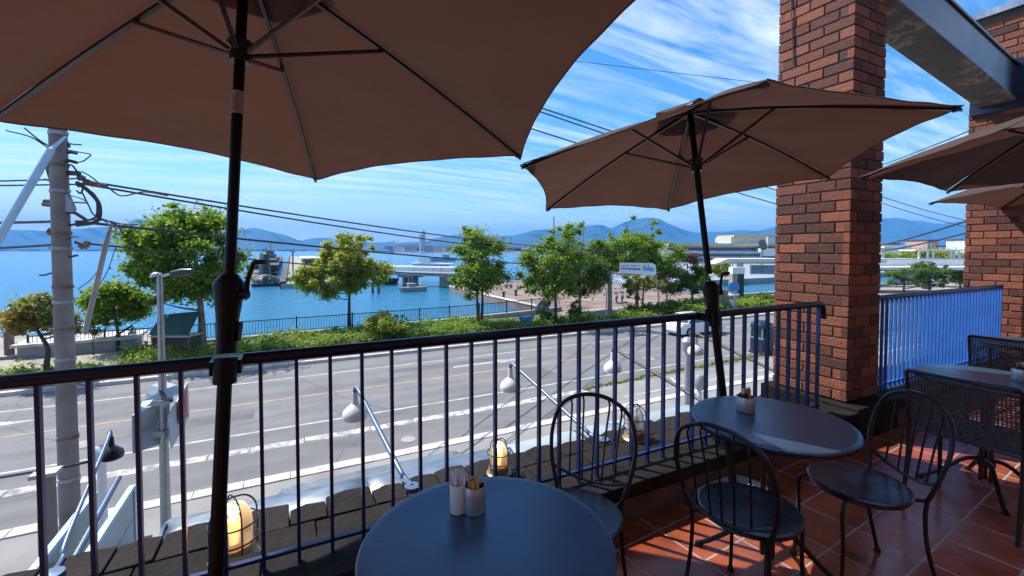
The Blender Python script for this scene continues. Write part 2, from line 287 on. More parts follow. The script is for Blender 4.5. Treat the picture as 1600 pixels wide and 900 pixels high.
class MB:
    def __init__(s): s.v = []; s.f = []
    def add(s, vs, fs):
        n = len(s.v); s.v += [tuple(v) for v in vs]; s.f += [tuple(i + n for i in f) for f in fs]; return s
    def box(s, c, d, rz=0.0, m=None):
        x, y, z = (k / 2 for k in d); cr, sr = math.cos(rz), math.sin(rz)
        vs = []
        for a in (-x, x):
            for b in (-y, y):
                for e in (-z, z):
                    q = Vector((a, b, e))
                    if m is not None: q = m @ q
                    else: q = Vector((a * cr - b * sr, a * sr + b * cr, e))
                    vs.append(q + Vector(c))
        return s.add(vs, [(0, 1, 3, 2), (4, 6, 7, 5), (0, 4, 5, 1), (2, 3, 7, 6), (0, 2, 6, 4), (1, 5, 7, 3)])
    def mm(s, a, b):       # box from min to max corner
        return s.box([(p + q) / 2 for p, q in zip(a, b)], [abs(q - p) for p, q in zip(a, b)])
    def tube(s, pts, r, n=8, caps=True, closed=False):
        pts = [Vector(p) for p in pts]; K = len(pts)
        rs = r if isinstance(r, (list, tuple)) else [r] * K
        tang = []
        for i in range(K):
            if closed: d = pts[(i + 1) % K] - pts[i - 1]
            else: d = pts[min(i + 1, K - 1)] - pts[max(i - 1, 0)]
            tang.append(d.normalized() if d.length > 1e-9 else Vector((0, 0, 1)))
        ref = Vector((0, 0, 1)) if abs(tang[0].z) < 0.9 else Vector((1, 0, 0))
        u = tang[0].cross(ref).normalized(); vs = []
        for i in range(K):
            u = (u - tang[i] * u.dot(tang[i])); u = u.normalized() if u.length > 1e-6 else tang[i].orthogonal().normalized()
            w = tang[i].cross(u)
            for k in range(n):
                a = 2 * PI * k / n; vs.append(pts[i] + (u * math.cos(a) + w * math.sin(a)) * rs[i])
        fs = []
        for i in range(K if closed else K - 1):
            j = (i + 1) % K
            for k in range(n): fs.append((i * n + k, i * n + (k + 1) % n, j * n + (k + 1) % n, j * n + k))
        if caps and not closed: fs += [tuple(range(n))[::-1], tuple((K - 1) * n + k for k in range(n))]
        return s.add(vs, fs)
    def cyl(s, p0, p1, r0, r1=None, n=16): return s.tube([p0, p1], [r0, r0 if r1 is None else r1], n)
    def lathe(s, prof, c=(0, 0, 0), n=32, ax=None):
        c = Vector(c); ax = Vector(ax or (0, 0, 1)).normalized(); u = ax.orthogonal().normalized(); w = ax.cross(u)
        vs = []; fs = []
        for r, z in prof:
            for k in range(n):
                a = 2 * PI * k / n; vs.append(c + ax * z + (u * math.cos(a) + w * math.sin(a)) * max(r, 1e-5))
        for i in range(len(prof) - 1):
            for k in range(n): fs.append((i * n + k, i * n + (k + 1) % n, (i + 1) * n + (k + 1) % n, (i + 1) * n + k))
        return s.add(vs, fs)
    def prism(s, poly, z0, z1):
        n = len(poly); vs = [(x, y, z0) for x, y in poly] + [(x, y, z1) for x, y in poly]
        return s.add(vs, [tuple(range(n))[::-1], tuple(range(n, 2 * n))] + [(i, (i + 1) % n, n + (i + 1) % n, n + i) for i in range(n)])
    def slabpoly(s, pts, nrm):      # planar polygon given thickness nrm
        n = len(pts); pts = [Vector(p) for p in pts]; nrm = Vector(nrm)
        return s.add(pts + [p + nrm for p in pts], [tuple(range(n))[::-1], tuple(range(n, 2 * n))] + [(i, (i + 1) % n, n + (i + 1) % n, n + i) for i in range(n)])
    def build(s, name, m, parent=None, world=False, smooth=False, bevel=0, **k):
        vs = s.v
        if world and parent is not None:
            w = wmat(parent).inverted(); vs = [tuple(w @ Vector(v)) for v in vs]
        me = bpy.data.meshes.new(name); me.from_pydata(vs, [], s.f); me.update()
        bm = bmesh.new(); bm.from_mesh(me); bmesh.ops.recalc_face_normals(bm, faces=bm.faces); bm.to_mesh(me); bm.free()
        me.materials.append(M[m])
        if smooth:
            me.polygons.foreach_set('use_smooth', [True] * len(me.polygons))
            try: me.set_sharp_from_angle(angle=math.radians(40))
            except Exception: pass
        o = bpy.data.objects.new(name, me); C.objects.link(o)
        if parent: o.parent = parent
        if bevel:
            b = o.modifiers.new('bevel', 'BEVEL'); b.width = bevel; b.segments = 2; b.limit_method = 'ANGLE'
        if k: props(o, **k)
        return o

def thing(name, label, cat, loc=(0, 0, 0), rz=0.0, group=None):
    o = bpy.data.objects.new(name, None); C.objects.link(o); o.location = loc; o.rotation_euler = (0, 0, rz); o.empty_display_size = 0.2
    return props(o, label, cat, group)

def copy_tree(o, parent=None):
    c = o.copy(); C.objects.link(c)
    if parent: c.parent = parent
    for ch in list(o.children): copy_tree(ch, c)
    return c

def arc(p0, p1, p2, n=12):      # quadratic curve
    p0, p1, p2 = Vector(p0), Vector(p1), Vector(p2)
    return [p0 * (1 - t) ** 2 + p1 * 2 * t * (1 - t) + p2 * t * t for t in (i / n for i in range(n + 1))]
def spline(pts, n=6):           # catmull-rom
    P = [Vector(p) for p in pts]; P = [P[0] * 2 - P[1]] + P + [P[-1] * 2 - P[-2]]; out = []
    for i in range(1, len(P) - 2):
        a, b, c, d = P[i - 1:i + 3]
        for k in range(n):
            t = k / n
            out.append(0.5 * ((2 * b) + (c - a) * t + (2 * a - 5 * b + 4 * c - d) * t * t + (3 * b - a - 3 * c + d) * t ** 3))
    out.append(P[-2]); return out
def sag(a, b, s, n=24):
    a, b = Vector(a), Vector(b); return [a.lerp(b, i / n) - Vector((0, 0, s * 4 * (i / n) * (1 - i / n))) for i in range(n + 1)]

STREET = -4.2; SEA = -4.95

# ================================================================== SETTING
def struct(o): return props(o, kind='structure')
# water sheet to the horizon
b = MB(); b.add([(-11500, -11500, SEA), (11500, -11500, SEA), (11500, 11500, SEA), (-11500, 11500, SEA)], [(0, 1, 2, 3)])
struct(b.build('sea', 'sea'))
# land: near strip with quay wall (slabs with depth down into the water)
b = MB(); b.prism([(-400, -300), (900, -300), (900, 37), (50, 37), (40, 36.2), (23, 35.2), (12, 33.2), (-3, 32.2), (-40, 31.6), (-400, 31.6)], -7, STREET - 0.05)
struct(b.build('ground', 'earth'))
b = MB(); b.prism([(22.7, 35.0), (49.5, 36.9), (49.5, 60), (60, 74), (36.8, 72), (22.9, 67), (22.5, 50)], -7, STREET - 0.02)
struct(b.build('promenade', 'promenade'))
b = MB()
b.tube([(22.75, 36, -4.18), (22.6, 50, -4.18), (23.0, 66.9, -4.18), (36.8, 71.9, -4.18), (60, 74, -4.18)], 0.16, 4)
struct(b.build('quay_edge_stone', 'kerb'))
b = MB(); b.prism([(49.5, 55), (900, 55), (900, 900), (600, 900), (330, 500), (62, 75)], -7, STREET - 0.02); struct(b.build('far_bank', 'bluegrey'))
b = MB(); b.mm((49, 54.4, -6.5), (200, 55.2, -3.85)); struct(b.build('canal_wall', 'concrete'))
b = MB(); b.mm((50, 36.3, -6.5), (200, 36.98, -4.0)); struct(b.build('canal_kerb', 'concrete'))
# road, sidewalk, kerbs, verge
b = MB(); b.mm((-300, 12.35, -4.4), (600, 24.3, STREET)); struct(b.build('road', 'asphalt'))
b = MB(); b.mm((-300, 2.0, -4.35), (600, 12.0, STREET + 0.10)); struct(b.build('sidewalk', 'asphalt2'))
b = MB()
for i in range(200):
    x = -60 + i * 1.0
    b.mm((x + 0.006, 12.0, -4.4), (x + 0.994, 12.36 + rnd.uniform(-.006, .006), STREET + 0.13 + rnd.uniform(-.006, .006)))
struct(b.build('near_kerb', 'kerb', bevel=0.01))
b = MB(); b.mm((11, 12.4, -4.3), (600, 14.55, STREET + 0.014)); struct(b.build('pale_paved_bay', 'asphalt2'))
b = MB()
for i in range(170):
    x = -60 + i * 1.2
    b.mm((x + 0.006, 24.3, -4.4), (x + 1.194, 24.6, STREET + 0.15))
struct(b.build('far_kerb', 'kerb'))
b = MB(); b.mm((-60, 24.6, -4.4), (150, 25.6, STREET + 0.13)); struct(b.build('far_pavement', 'darkkerb'))
b = MB(); b.mm((-60, 25.6, -4.4), (60, 25.86, STREET + 0.46)); struct(b.build('verge_retaining_kerb', 'darkkerb', bevel=.02))
# painted lines (worn: broken polygons)
def line(y, w, x0, x1, m, name, worn=0.0, z=STREET + 0.004):
    b = MB(); x = x0
    while x < x1:
        l = rnd.uniform(0.5, 1.4) if worn else 6.0
        l = min(l, x1 - x); dy0, dy1 = (rnd.uniform(-worn, worn) for _ in range(2))
        b.add([(x, y - w / 2 + dy0, z), (x + l, y - w / 2 + dy1, z), (x + l, y + w / 2 + dy1 * .6, z), (x, y + w / 2 + dy0 * .6, z)], [(0, 1, 2, 3)])
        x += l + (rnd.uniform(0, 0.05) if worn else 0)
    return struct(b.build(name, m))
line(22.0, 0.11, -60, 160, 'pwhite', 'far_edge_line'); line(19.0, 0.11, -60, 160, 'pyellow', 'yellow_centre_line')
line(15.9, 0.11, -60, 160, 'pwhite', 'near_edge_line'); line(14.55, 0.38, -60, 10.8, 'pworn', 'worn_parking_line', 0.05)
line(13.2, 0.12, 11.6, 60, 'pwhite', 'bay_line', z=STREET + 0.02)
b = MB()
for x0 in (14, 20, 26, 32): b.add([(x0, 12.5, STREET + .02), (x0 + .15, 12.5, STREET + .02), (x0 + 1.4, 14.3, STREET + .02), (x0 + 1.25, 14.3, STREET + .02)], [(0, 1, 2, 3)])
struct(b.build('bay_stripes', 'pwhite'))
b = MB()
for (x, y, w_, d_) in ((-4.5, 17.3, 3.4, .9), (4.2, 20.7, 5.5, .7), (9.5, 17.0, 1.6, 1.6), (-9, 14.0, 4, .6), (16, 20.2, 3, 1.0), (1.0, 13.4, .9, .7), (27, 17.5, 6, .8)):
    b.add([(x, y, STREET + .0022), (x + w_, y + rnd.uniform(-.03, .03), STREET + .0022), (x + w_, y + d_, STREET + .0022), (x, y + d_ + rnd.uniform(-.03, .03), STREET + .0022)], [(0, 1, 2, 3)])
struct(b.build('asphalt_patches', 'patch'))
for k, xx in enumerate((-7.6, 11.2)):
    b = MB(); y = 20.45; z = STREET + 0.004
    b.add([(xx, y, z), (xx - 1.7, y + .42, z), (xx - 1.5, y + .10, z), (xx - 4.0, y + .13, z), (xx - 4.0, y - .13, z), (xx - 1.5, y - .10, z), (xx - 1.7, y - .42, z)], [(0, 1, 2, 3, 4, 5, 6)])
    struct(b.build('lane_arrow', 'pwhite'))
b = MB()
for (x, y, r) in ((3.2, 13.2, .22), (17, 17.4, .33), (-5.5, 17.2, .33)):
    b.lathe([(0, 0), (r, 0), (r, 0.005), (0, .005)], (x, y, STREET + .004), 24)
struct(b.build('manhole_covers', 'concrete'))
b = MB(); b.prism([(-60, 25.6), (60, 25.6), (60, 33.2), (12, 32.3), (-3, 31.6), (-60, 31.2)], -4.6, STREET + 0.2); struct(b.build('verge', 'verge'))
b = MB()
b.slabpoly([(-40, 26.5, STREET + .215), (-7.2, 26.5, STREET + .215), (-6.6, 31.0, STREET + .215), (-40, 30.9, STREET + .215)], (0, 0, .02)); struct(b.build('verge_path', 'earth'))
b = MB(); b.slabpoly([(20.2, 29.4, STREET + .215), (31, 28.6, STREET + .215), (36, 32.4, STREET + .215), (21, 32.2, STREET + .215)], (0, 0, .02)); struct(b.build('plaza_path', 'asphalt2'))
# sea wall coping under the fence
SEAW = [(-60, 31.55), (-12, 31.6), (-3, 31.95), (4, 32.4), (11.3, 33.0), (19.5, 34.4), (23.2, 35.3)]
b = MB()
for (x0, y0), (x1, y1) in zip(SEAW, SEAW[1:]):
    b.slabpoly([(x0, y0 - .2, -6), (x1, y1 - .2, -6), (x1, y1 + .25, -6), (x0, y0 + .25, -6)], (0, 0, 6 - 3.85))
struct(b.build('sea_wall', 'concrete'))
b = MB(); b.prism([(-40, 31.8), (-6.8, 31.9), (-5.6, 36.0), (-8, 41), (-12, 43.5), (-40, 44)], -7, -4.55); struct(b.build('boat_slip', 'earth'))
# wharf
b = MB(); b.prism([(-1, 84), (10.5, 84), (16, 130), (42, 310), (38, 330), (10, 335), (8, 470), (2, 470)], -7, -4.15)
wh = struct(b.build('wharf', 'concrete'))
b = MB(); b.prism([(-1.15, 83.8), (-0.2, 84.8), (2.9, 470), (1.9, 470)], -7, -3.75); struct(b.build('wharf_edge', 'darkkerb'))

b = MB()
for k in range(14):
    y = 40 + k * 2.4; b.add([(23.2, y, STREET - .014), (58, y + 1, STREET - .014), (58, y + 1.25, STREET - .014), (23.2, y + .25, STREET - .014)], [(0, 1, 2, 3)])
for k in range(8):
    x = 26 + k * 3.6; b.add([(x, 38, STREET - .010), (x + .22, 38, STREET - .010), (x + .22, 70, STREET - .010), (x, 70, STREET - .010)], [(0, 1, 2, 3)])
struct(b.build('promenade_paving_bands', 'dconc'))
# mountains: ridges with real depth
def ridge(name, prof, Z, depth, seed, noise, base=-8, m='forest'):
    r = np.random.RandomState(seed); xs = [p[0] for p in prof]; ys = [p[1] for p in prof]
    px = np.arange(xs[0], xs[-1], 7.0); py = np.interp(px, xs, ys)
    nv = 14; v = []; f = []
    ph = r.uniform(0, 6.28, 12)
    for i, (x, y) in enumerate(zip(px, py)):
        top = onZ(float(x), float(y), Z); d = (top - EYE); d.z = 0; dn = d.normalized(); h = top.z
        jit = sum(math.sin(x * (0.05 * 1.6 ** k) + ph[k]) / 1.5 ** k for k in range(9)) * 0.35
        h += jit * noise
        for j in range(nv):
            t = j / (nv - 1)
            if t <= 0.7: s = t / 0.7; hh = base + (h - base) * (s ** 1.15); off = -depth * (1 - s)
            else: s = (t - .7) / .3; hh = base + (h - base) * (1 - s); off = depth * 0.8 * s
            sp = math.sin(x * 0.11 + j * .5 + ph[3]) * math.sin(x * 0.047 + j * .9 + ph[5]) * (1 - abs(2 * t / 1.4 - 1)) if 0 < t < .7 else 0
            p = Vector((top.x, top.y, 0)) + dn * (off + sp * depth * 0.25)
            v.append((p.x, p.y, hh + sp * noise * 1.5))
    n = len(px)
    for i in range(n - 1):
        for j in range(nv - 1): f.append((i * nv + j, (i + 1) * nv + j, (i + 1) * nv + j + 1, i * nv + j + 1))
    b = MB(); b.add(v, f); return struct(b.build(name, m, smooth=False))
NEAR = [(-900, 352), (-500, 345), (-200, 358), (0, 357), (60, 360), (100, 360), (150, 354), (190, 353), (212, 342), (232, 343), (255, 357), (310, 366), (350, 363), (385, 357), (400, 355), (430, 363), (475, 377), (520, 382), (600, 381), (640, 380), (665, 376), (690, 371), (712, 366), (760, 367), (800, 368), (820, 364), (838, 359), (860, 358), (880, 361), (905, 354), (925, 351), (938, 350), (955, 356), (975, 348), (995, 341), (1014, 338), (1030, 341), (1048, 350), (1068, 359), (1085, 364), (1110, 364), (1160, 362), (1182, 361), (1204, 356), (1250, 352), (1300, 347), (1376, 342), (1400, 339), (1420, 342), (1440, 352), (1460, 357), (1490, 352), (1517, 349), (1600, 343), (1800, 335), (2300, 350), (3200, 350)]
FAR = [(-900, 360), (100, 372), (400, 372), (470, 376), (497, 371), (515, 372), (540, 378), (600, 379), (650, 378), (700, 376), (900, 372), (1120, 362), (1160, 359), (1190, 361), (1250, 352), (1376, 350), (1430, 344), (1470, 349), (1517, 343), (1600, 336), (1700, 340), (3200, 350)]
ridge('mountain_range', NEAR, 7000, 1500, 3, 14)
ridge('far_mountain_range', FAR, 9300, 900, 8, 10)
# low far shore
b = MB()
P0, P1 = onZ(-900, 391, 3600), onZ(560, 391, 3300)
b.slabpoly([(P0.x, P0.y, -8), (P1.x, P1.y, -8), (P1.x * 1.12, P1.y * 1.12, -8), (P0.x * 1.12, P0.y * 1.12, -8)], (0, 0, 14)); struct(b.build('opposite_shore', 'forest'))
b = MB(); q = [onZ(575, 391, 1500), onZ(640, 391, 1150), onZ(800, 391, 950), onZ(1100, 391, 900), onZ(1500, 391, 900), onZ(2200, 391, 900), onZ(2200, 391, 2200), onZ(575, 391, 2200)]
b.prism([(p.x, p.y) for p in q], -8, -3.5); struct(b.build('town_shore', 'earth'))
b = MB()
for i in range(40):
    x = 640 + i * 22; p = onZ(x, 391, 1800 + rnd.uniform(-150, 200)); r = rnd.uniform(70, 130); h = rnd.uniform(14, 26)
    b.lathe([(r, -8), (r * .85, h * .5), (r * .45, h * .9), (0, h)], (p.x, p.y, 0), 12)
struct(b.build('low_wooded_hills', 'forest'))
# haze: one closed box of even, pale air round everything
HAZE_D = 0.00015
hm = bpy.data.materials.new('haze_air'); hm.use_nodes = True; ht = hm.node_tree; ht.nodes.clear()
pv = N(ht, 'ShaderNodeVolumePrincipled'); pv.inputs['Color'].default_value = (0.14, 0.47, 1.0, 1); pv.inputs['Density'].default_value = HAZE_D; pv.inputs['Anisotropy'].default_value = 0.0
ho = N(ht, 'ShaderNodeOutputMaterial'); L(ht, pv.outputs[0], ho.inputs['Volume']); M['haze'] = hm
b = MB(); b.mm((-12500, -12500, -9.5), (12500, 12500, 640)); props(b.build('haze', 'haze'), kind='stuff')

# ================================================================== CAFE TERRACE
b = MB(); b.mm((-6, -2.2, -0.3), (12, 1.87, 0.0)); struct(b.build('terrace_floor', 'floor'))
cafe = thing('cafe_building', 'brick cafe facade below and behind the tiled terrace', 'building', (0, -2.4, -4.2))
b = MB(); b.mm((-6, -2.8, -4.1), (14, -2.2, 6.5)); b.build('wall', 'plaster', cafe, True)
b = MB(); b.mm((-6, 1.9, -4.1), (14, 2.55, -0.02)); b.build('street_wall', 'plaster', cafe, True)
b = MB(); b.mm((-6, 1.8705, 0.0), (8.0, 2.13, 0.15)); b.build('parapet', 'plaster', cafe, True)
b = MB()
x = -6
while x < 8:
    l = rnd.uniform(.55, .62); b.mm((x + .002, 1.845, 0.152), (x + l - .002, 2.16, 0.235 + rnd.uniform(-.003, .003))); x += l
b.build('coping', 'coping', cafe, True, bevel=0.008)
ledge = thing('roof_ledge', 'ledge of weathered stone slabs with umbrella shade put into their dark colour outside the railing, cracked and jagged', 'ledge', (1, 2.5, 0))
b = MB(); x = -6
while x < 13:
    l = rnd.uniform(.17, .30); e = 2.76 + rnd.uniform(-.035, .035)
    b.add([(x + .004, 2.53, .035), (x + l - .004, 2.53, .035), (x + l - .004, e, .028), (x + l * .45, e + .01, .028), (x + .004, e - .015, .028),
           (x + .004, 2.53, .10 + rnd.uniform(-.006, .006)), (x + l - .004, 2.53, .10 + rnd.uniform(-.006, .006)), (x + l - .004, e - .02, .092), (x + l * .45, e, .092), (x + .004, e - .03, .09)],
          [(0, 4, 3, 2, 1), (5, 6, 7, 8, 9), (0, 1, 6, 5), (1, 2, 7, 6), (2, 3, 8, 7), (3, 4, 9, 8), (4, 0, 5, 9)])
    x += l
x = -6
while x < 13:
    l = rnd.uniform(.35, .5); b.mm((x + .003, 2.165, .02), (x + l - .003, 2.522, .098 + rnd.uniform(-.005, .005))); x += l
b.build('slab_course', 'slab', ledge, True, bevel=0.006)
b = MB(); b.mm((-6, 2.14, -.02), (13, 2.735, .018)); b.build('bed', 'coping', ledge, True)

# ---- brick pillars built brick by brick
def pillar(x0, x1, y0, y1, z0, z1, label, seed):
    r = random.Random(seed); t = thing('brick_pillar', label, 'pillar', ((x0 + x1) / 2, (y0 + y1) / 2, z0), group='brick pillars along the railing')
    b = MB(); b.mm((x0 + .009, y0 + .009, z0), (x1 - .009, y1 - .009, z1)); b.build('mortar_core', 'mortar', t, True)
    ch = 0.088; g = 0.011; bl = 0.235; d = .05; k = 0; z = z0 + .005; bb = MB()
    while z + ch - g < z1:
        for side in range(4):
            a0, a1 = ((x0, x1), (y0, y1))[side % 2]
            off = (0, bl / 2)[(k + side) % 2]; a = a0 - (bl - off if off else 0)
            while a < a1 - .01:
                s0, s1 = max(a, a0), min(a + bl - g, a1)
                if side in (1, 3): s0 = max(s0, a0 + d * .0); s1 = min(s1, a1)
                if s1 - s0 > .03:
                    o = r.uniform(-.002, .004); zz0, zz1 = z + r.uniform(-.001, .001), z + ch - g + r.uniform(-.001, .001)
                    e = 0.0015
                    if side == 0: bb.mm((s0, y0 - o, zz0), (s1, y0 + d, zz1))
                    elif side == 2: bb.mm((s0, y1 - d, zz0), (s1, y1 + o, zz1))
                    elif side == 1: bb.mm((x0 - o, max(s0, y0 + e), zz0 + e), (x0 + d, min(s1, y1 - e), zz1 - e))
                    else: bb.mm((x1 - d, max(s0, y0 + e), zz0 + e), (x1 + o, min(s1, y1 - e), zz1 - e))
                a += bl
        z += ch; k += 1
    bb.build('brickwork', 'brick', t, True, bevel=0.0035)
    return t
p1 = pillar(4.10, 4.60, 1.965, 2.585, 0.27, 4.6, 'tall brick pillar between the two railing bays, behind the middle brown umbrella', 5)
p2 = pillar(7.76, 8.40, 1.90, 2.42, 0.27, 4.4, 'brick pillar at the right edge where the bright blue railing ends', 9)
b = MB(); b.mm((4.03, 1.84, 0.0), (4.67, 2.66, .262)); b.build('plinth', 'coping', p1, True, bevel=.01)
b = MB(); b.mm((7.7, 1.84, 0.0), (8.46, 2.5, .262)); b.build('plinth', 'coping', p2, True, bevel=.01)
wp = [onZ(1222, -10, 4.35), onZ(1226, 40, 4.33), onZ(1232, 70, 4.31), onZ(1238, 115, 4.3), onZ(1241, 150, 4.3)]
wp = [Vector((4.088, 2.62 - i * .045, 4.5 - i * .30)) for i in range(6)]
b = MB(); b.tube(spline([(4.088, 2.53, 4.6), (4.085, 2.515, 4.25), (4.088, 2.48, 3.9), (4.085, 2.46, 3.55), (4.088, 2.44, 3.2)]), .006, 6)
props(b.build('pillar_cable', 'wire', smooth=True), 'thin loose cable running down the sunlit face of the near brick pillar', 'cable')

# ---- steel beam between pillars
beam = thing('steel_beam', 'dark steel beam with peeling underside running between the brick pillars overhead', 'beam', (6.2, 2.1, 3.4))
A = Vector((4.612, 1.93, .36)); B = Vector((7.755, 2.0, 0)); dr = (B - A).normalized(); nr = Vector((-dr.y, dr.x, 0)).normalized(); Wd, z0, z1 = .33, 3.30, 3.74
def bs(a0, a1, za, zb, m, name):
    b = MB(); b.slabpoly([A + nr * a0 + Vector((0, 0, za)), B + nr * a0 + Vector((0, 0, za)), B + nr * a1 + Vector((0, 0, za)), A + nr * a1 + Vector((0, 0, za))], (0, 0, zb - za)); return b.build(name, m, beam, True, bevel=.004)
M['beampaint'] = mat('dark_blue_beam_paint', (0.016, 0.022, 0.045), 0.22, 0.3, var=0.6, vscale=1.6, rvar=.1, spec=.7)
def peel():
    m = bpy.data.materials.new('peeling_paint'); m.use_nodes = True; t = m.node_tree; p = t.nodes['Principled BSDF']; o = N(t, 'ShaderNodeTexCoord').outputs['Object']
    n = N(t, 'ShaderNodeTexNoise'); n.inputs['Scale'].default_value = 2.6; n.inputs['Detail'].default_value = 9; n.inputs['Roughness'].default_value = .65; L(t, o, n.inputs['Vector'])
    cr = N(t, 'ShaderNodeValToRGB'); cr.color_ramp.interpolation = 'CONSTANT'; e = cr.color_ramp.elements; e[0].color = (.10, .095, .10, 1); e[1].position = .50; e[1].color = (.125, .118, .118, 1)
    q = e.new(.57); q.color = (.26, .215, .17, 1); q = e.new(.63); q.color = (.11, .10, .10, 1); L(t, n.outputs[0], cr.inputs[0]); L(t, cr.outputs[0], p.inputs['Base Color']); p.inputs['Roughness'].default_value = .8
    bu = N(t, 'ShaderNodeBump'); bu.inputs['Strength'].default_value = .4; L(t, cr.outputs[0], bu.inputs['Height']); L(t, bu.outputs[0], p.inputs['Normal']); return m
M['peel'] = peel()
bs(0, Wd, z0, z0 + .03, 'peel', 'bottom_flange'); bs(.004, .03, z0 + .033, z1 - .033, 'beampaint', 'web'); bs(Wd - .03, Wd - .004, z0 + .033, z1 - .033, 'beampaint', 'web'); bs(-.015, Wd + .015, z1 - .03, z1, 'beampaint', 'top_flange')
b = MB(); b.mm((7.70, 1.82, 4.4), (9.6, 2.46, 4.48)); b.build('pillar_cap', 'galv', p2, True)
b = MB(); b.mm((7.72, 1.92, 3.22), (7.757, 2.40, 3.80)); b.build('end_bracket', 'beampaint', beam, True)

# ---- railings
def railing(x0, x1, y, zt, sp, m, mt, label, group, r_top, hook=True, w=.0068, wd=.0135):
    t = thing('railing', label, 'railing', ((x0 + x1) / 2, y, .2), group=group)
    b = MB(); pts = [(x0, y, zt), (x1 - .05, y, zt)]
    if hook: pts += [(x1 - .012, y, zt - .012), (x1, y + .0, zt - .05), (x1 + .004, y, zt - .12)]
    b.tube(pts, r_top, 14); b.build('top_rail', mt, t, True, smooth=True)
    b = MB(); b.mm((x0, y - .011, .288), (x1 - .03, y + .011, .302)); b.build('bottom_rail', m, t, True)
    n = int((x1 - .06 - x0) / sp)
    for i in range(n + 1):
        x = x1 - .06 - i * sp
        b = MB(); b.mm((x - w, y - wd, .236), (x + w, y + wd, zt - r_top * .7)); b.build('baluster', m, t, True, bevel=.002)
    return t
railing(-1.9, 3.80, 2.0, 1.105, .128, 'navy', 'navytop', 'navy railing of the near bay, its dark handrail behind the first two tables', 'terrace railings', .024)
railing(4.70, 7.70, 2.05, 1.10, .082, 'blue', 'navy', 'bright blue railing bay between the two brick pillars', 'terrace railings', .022, hook=False, w=.0085, wd=.012)

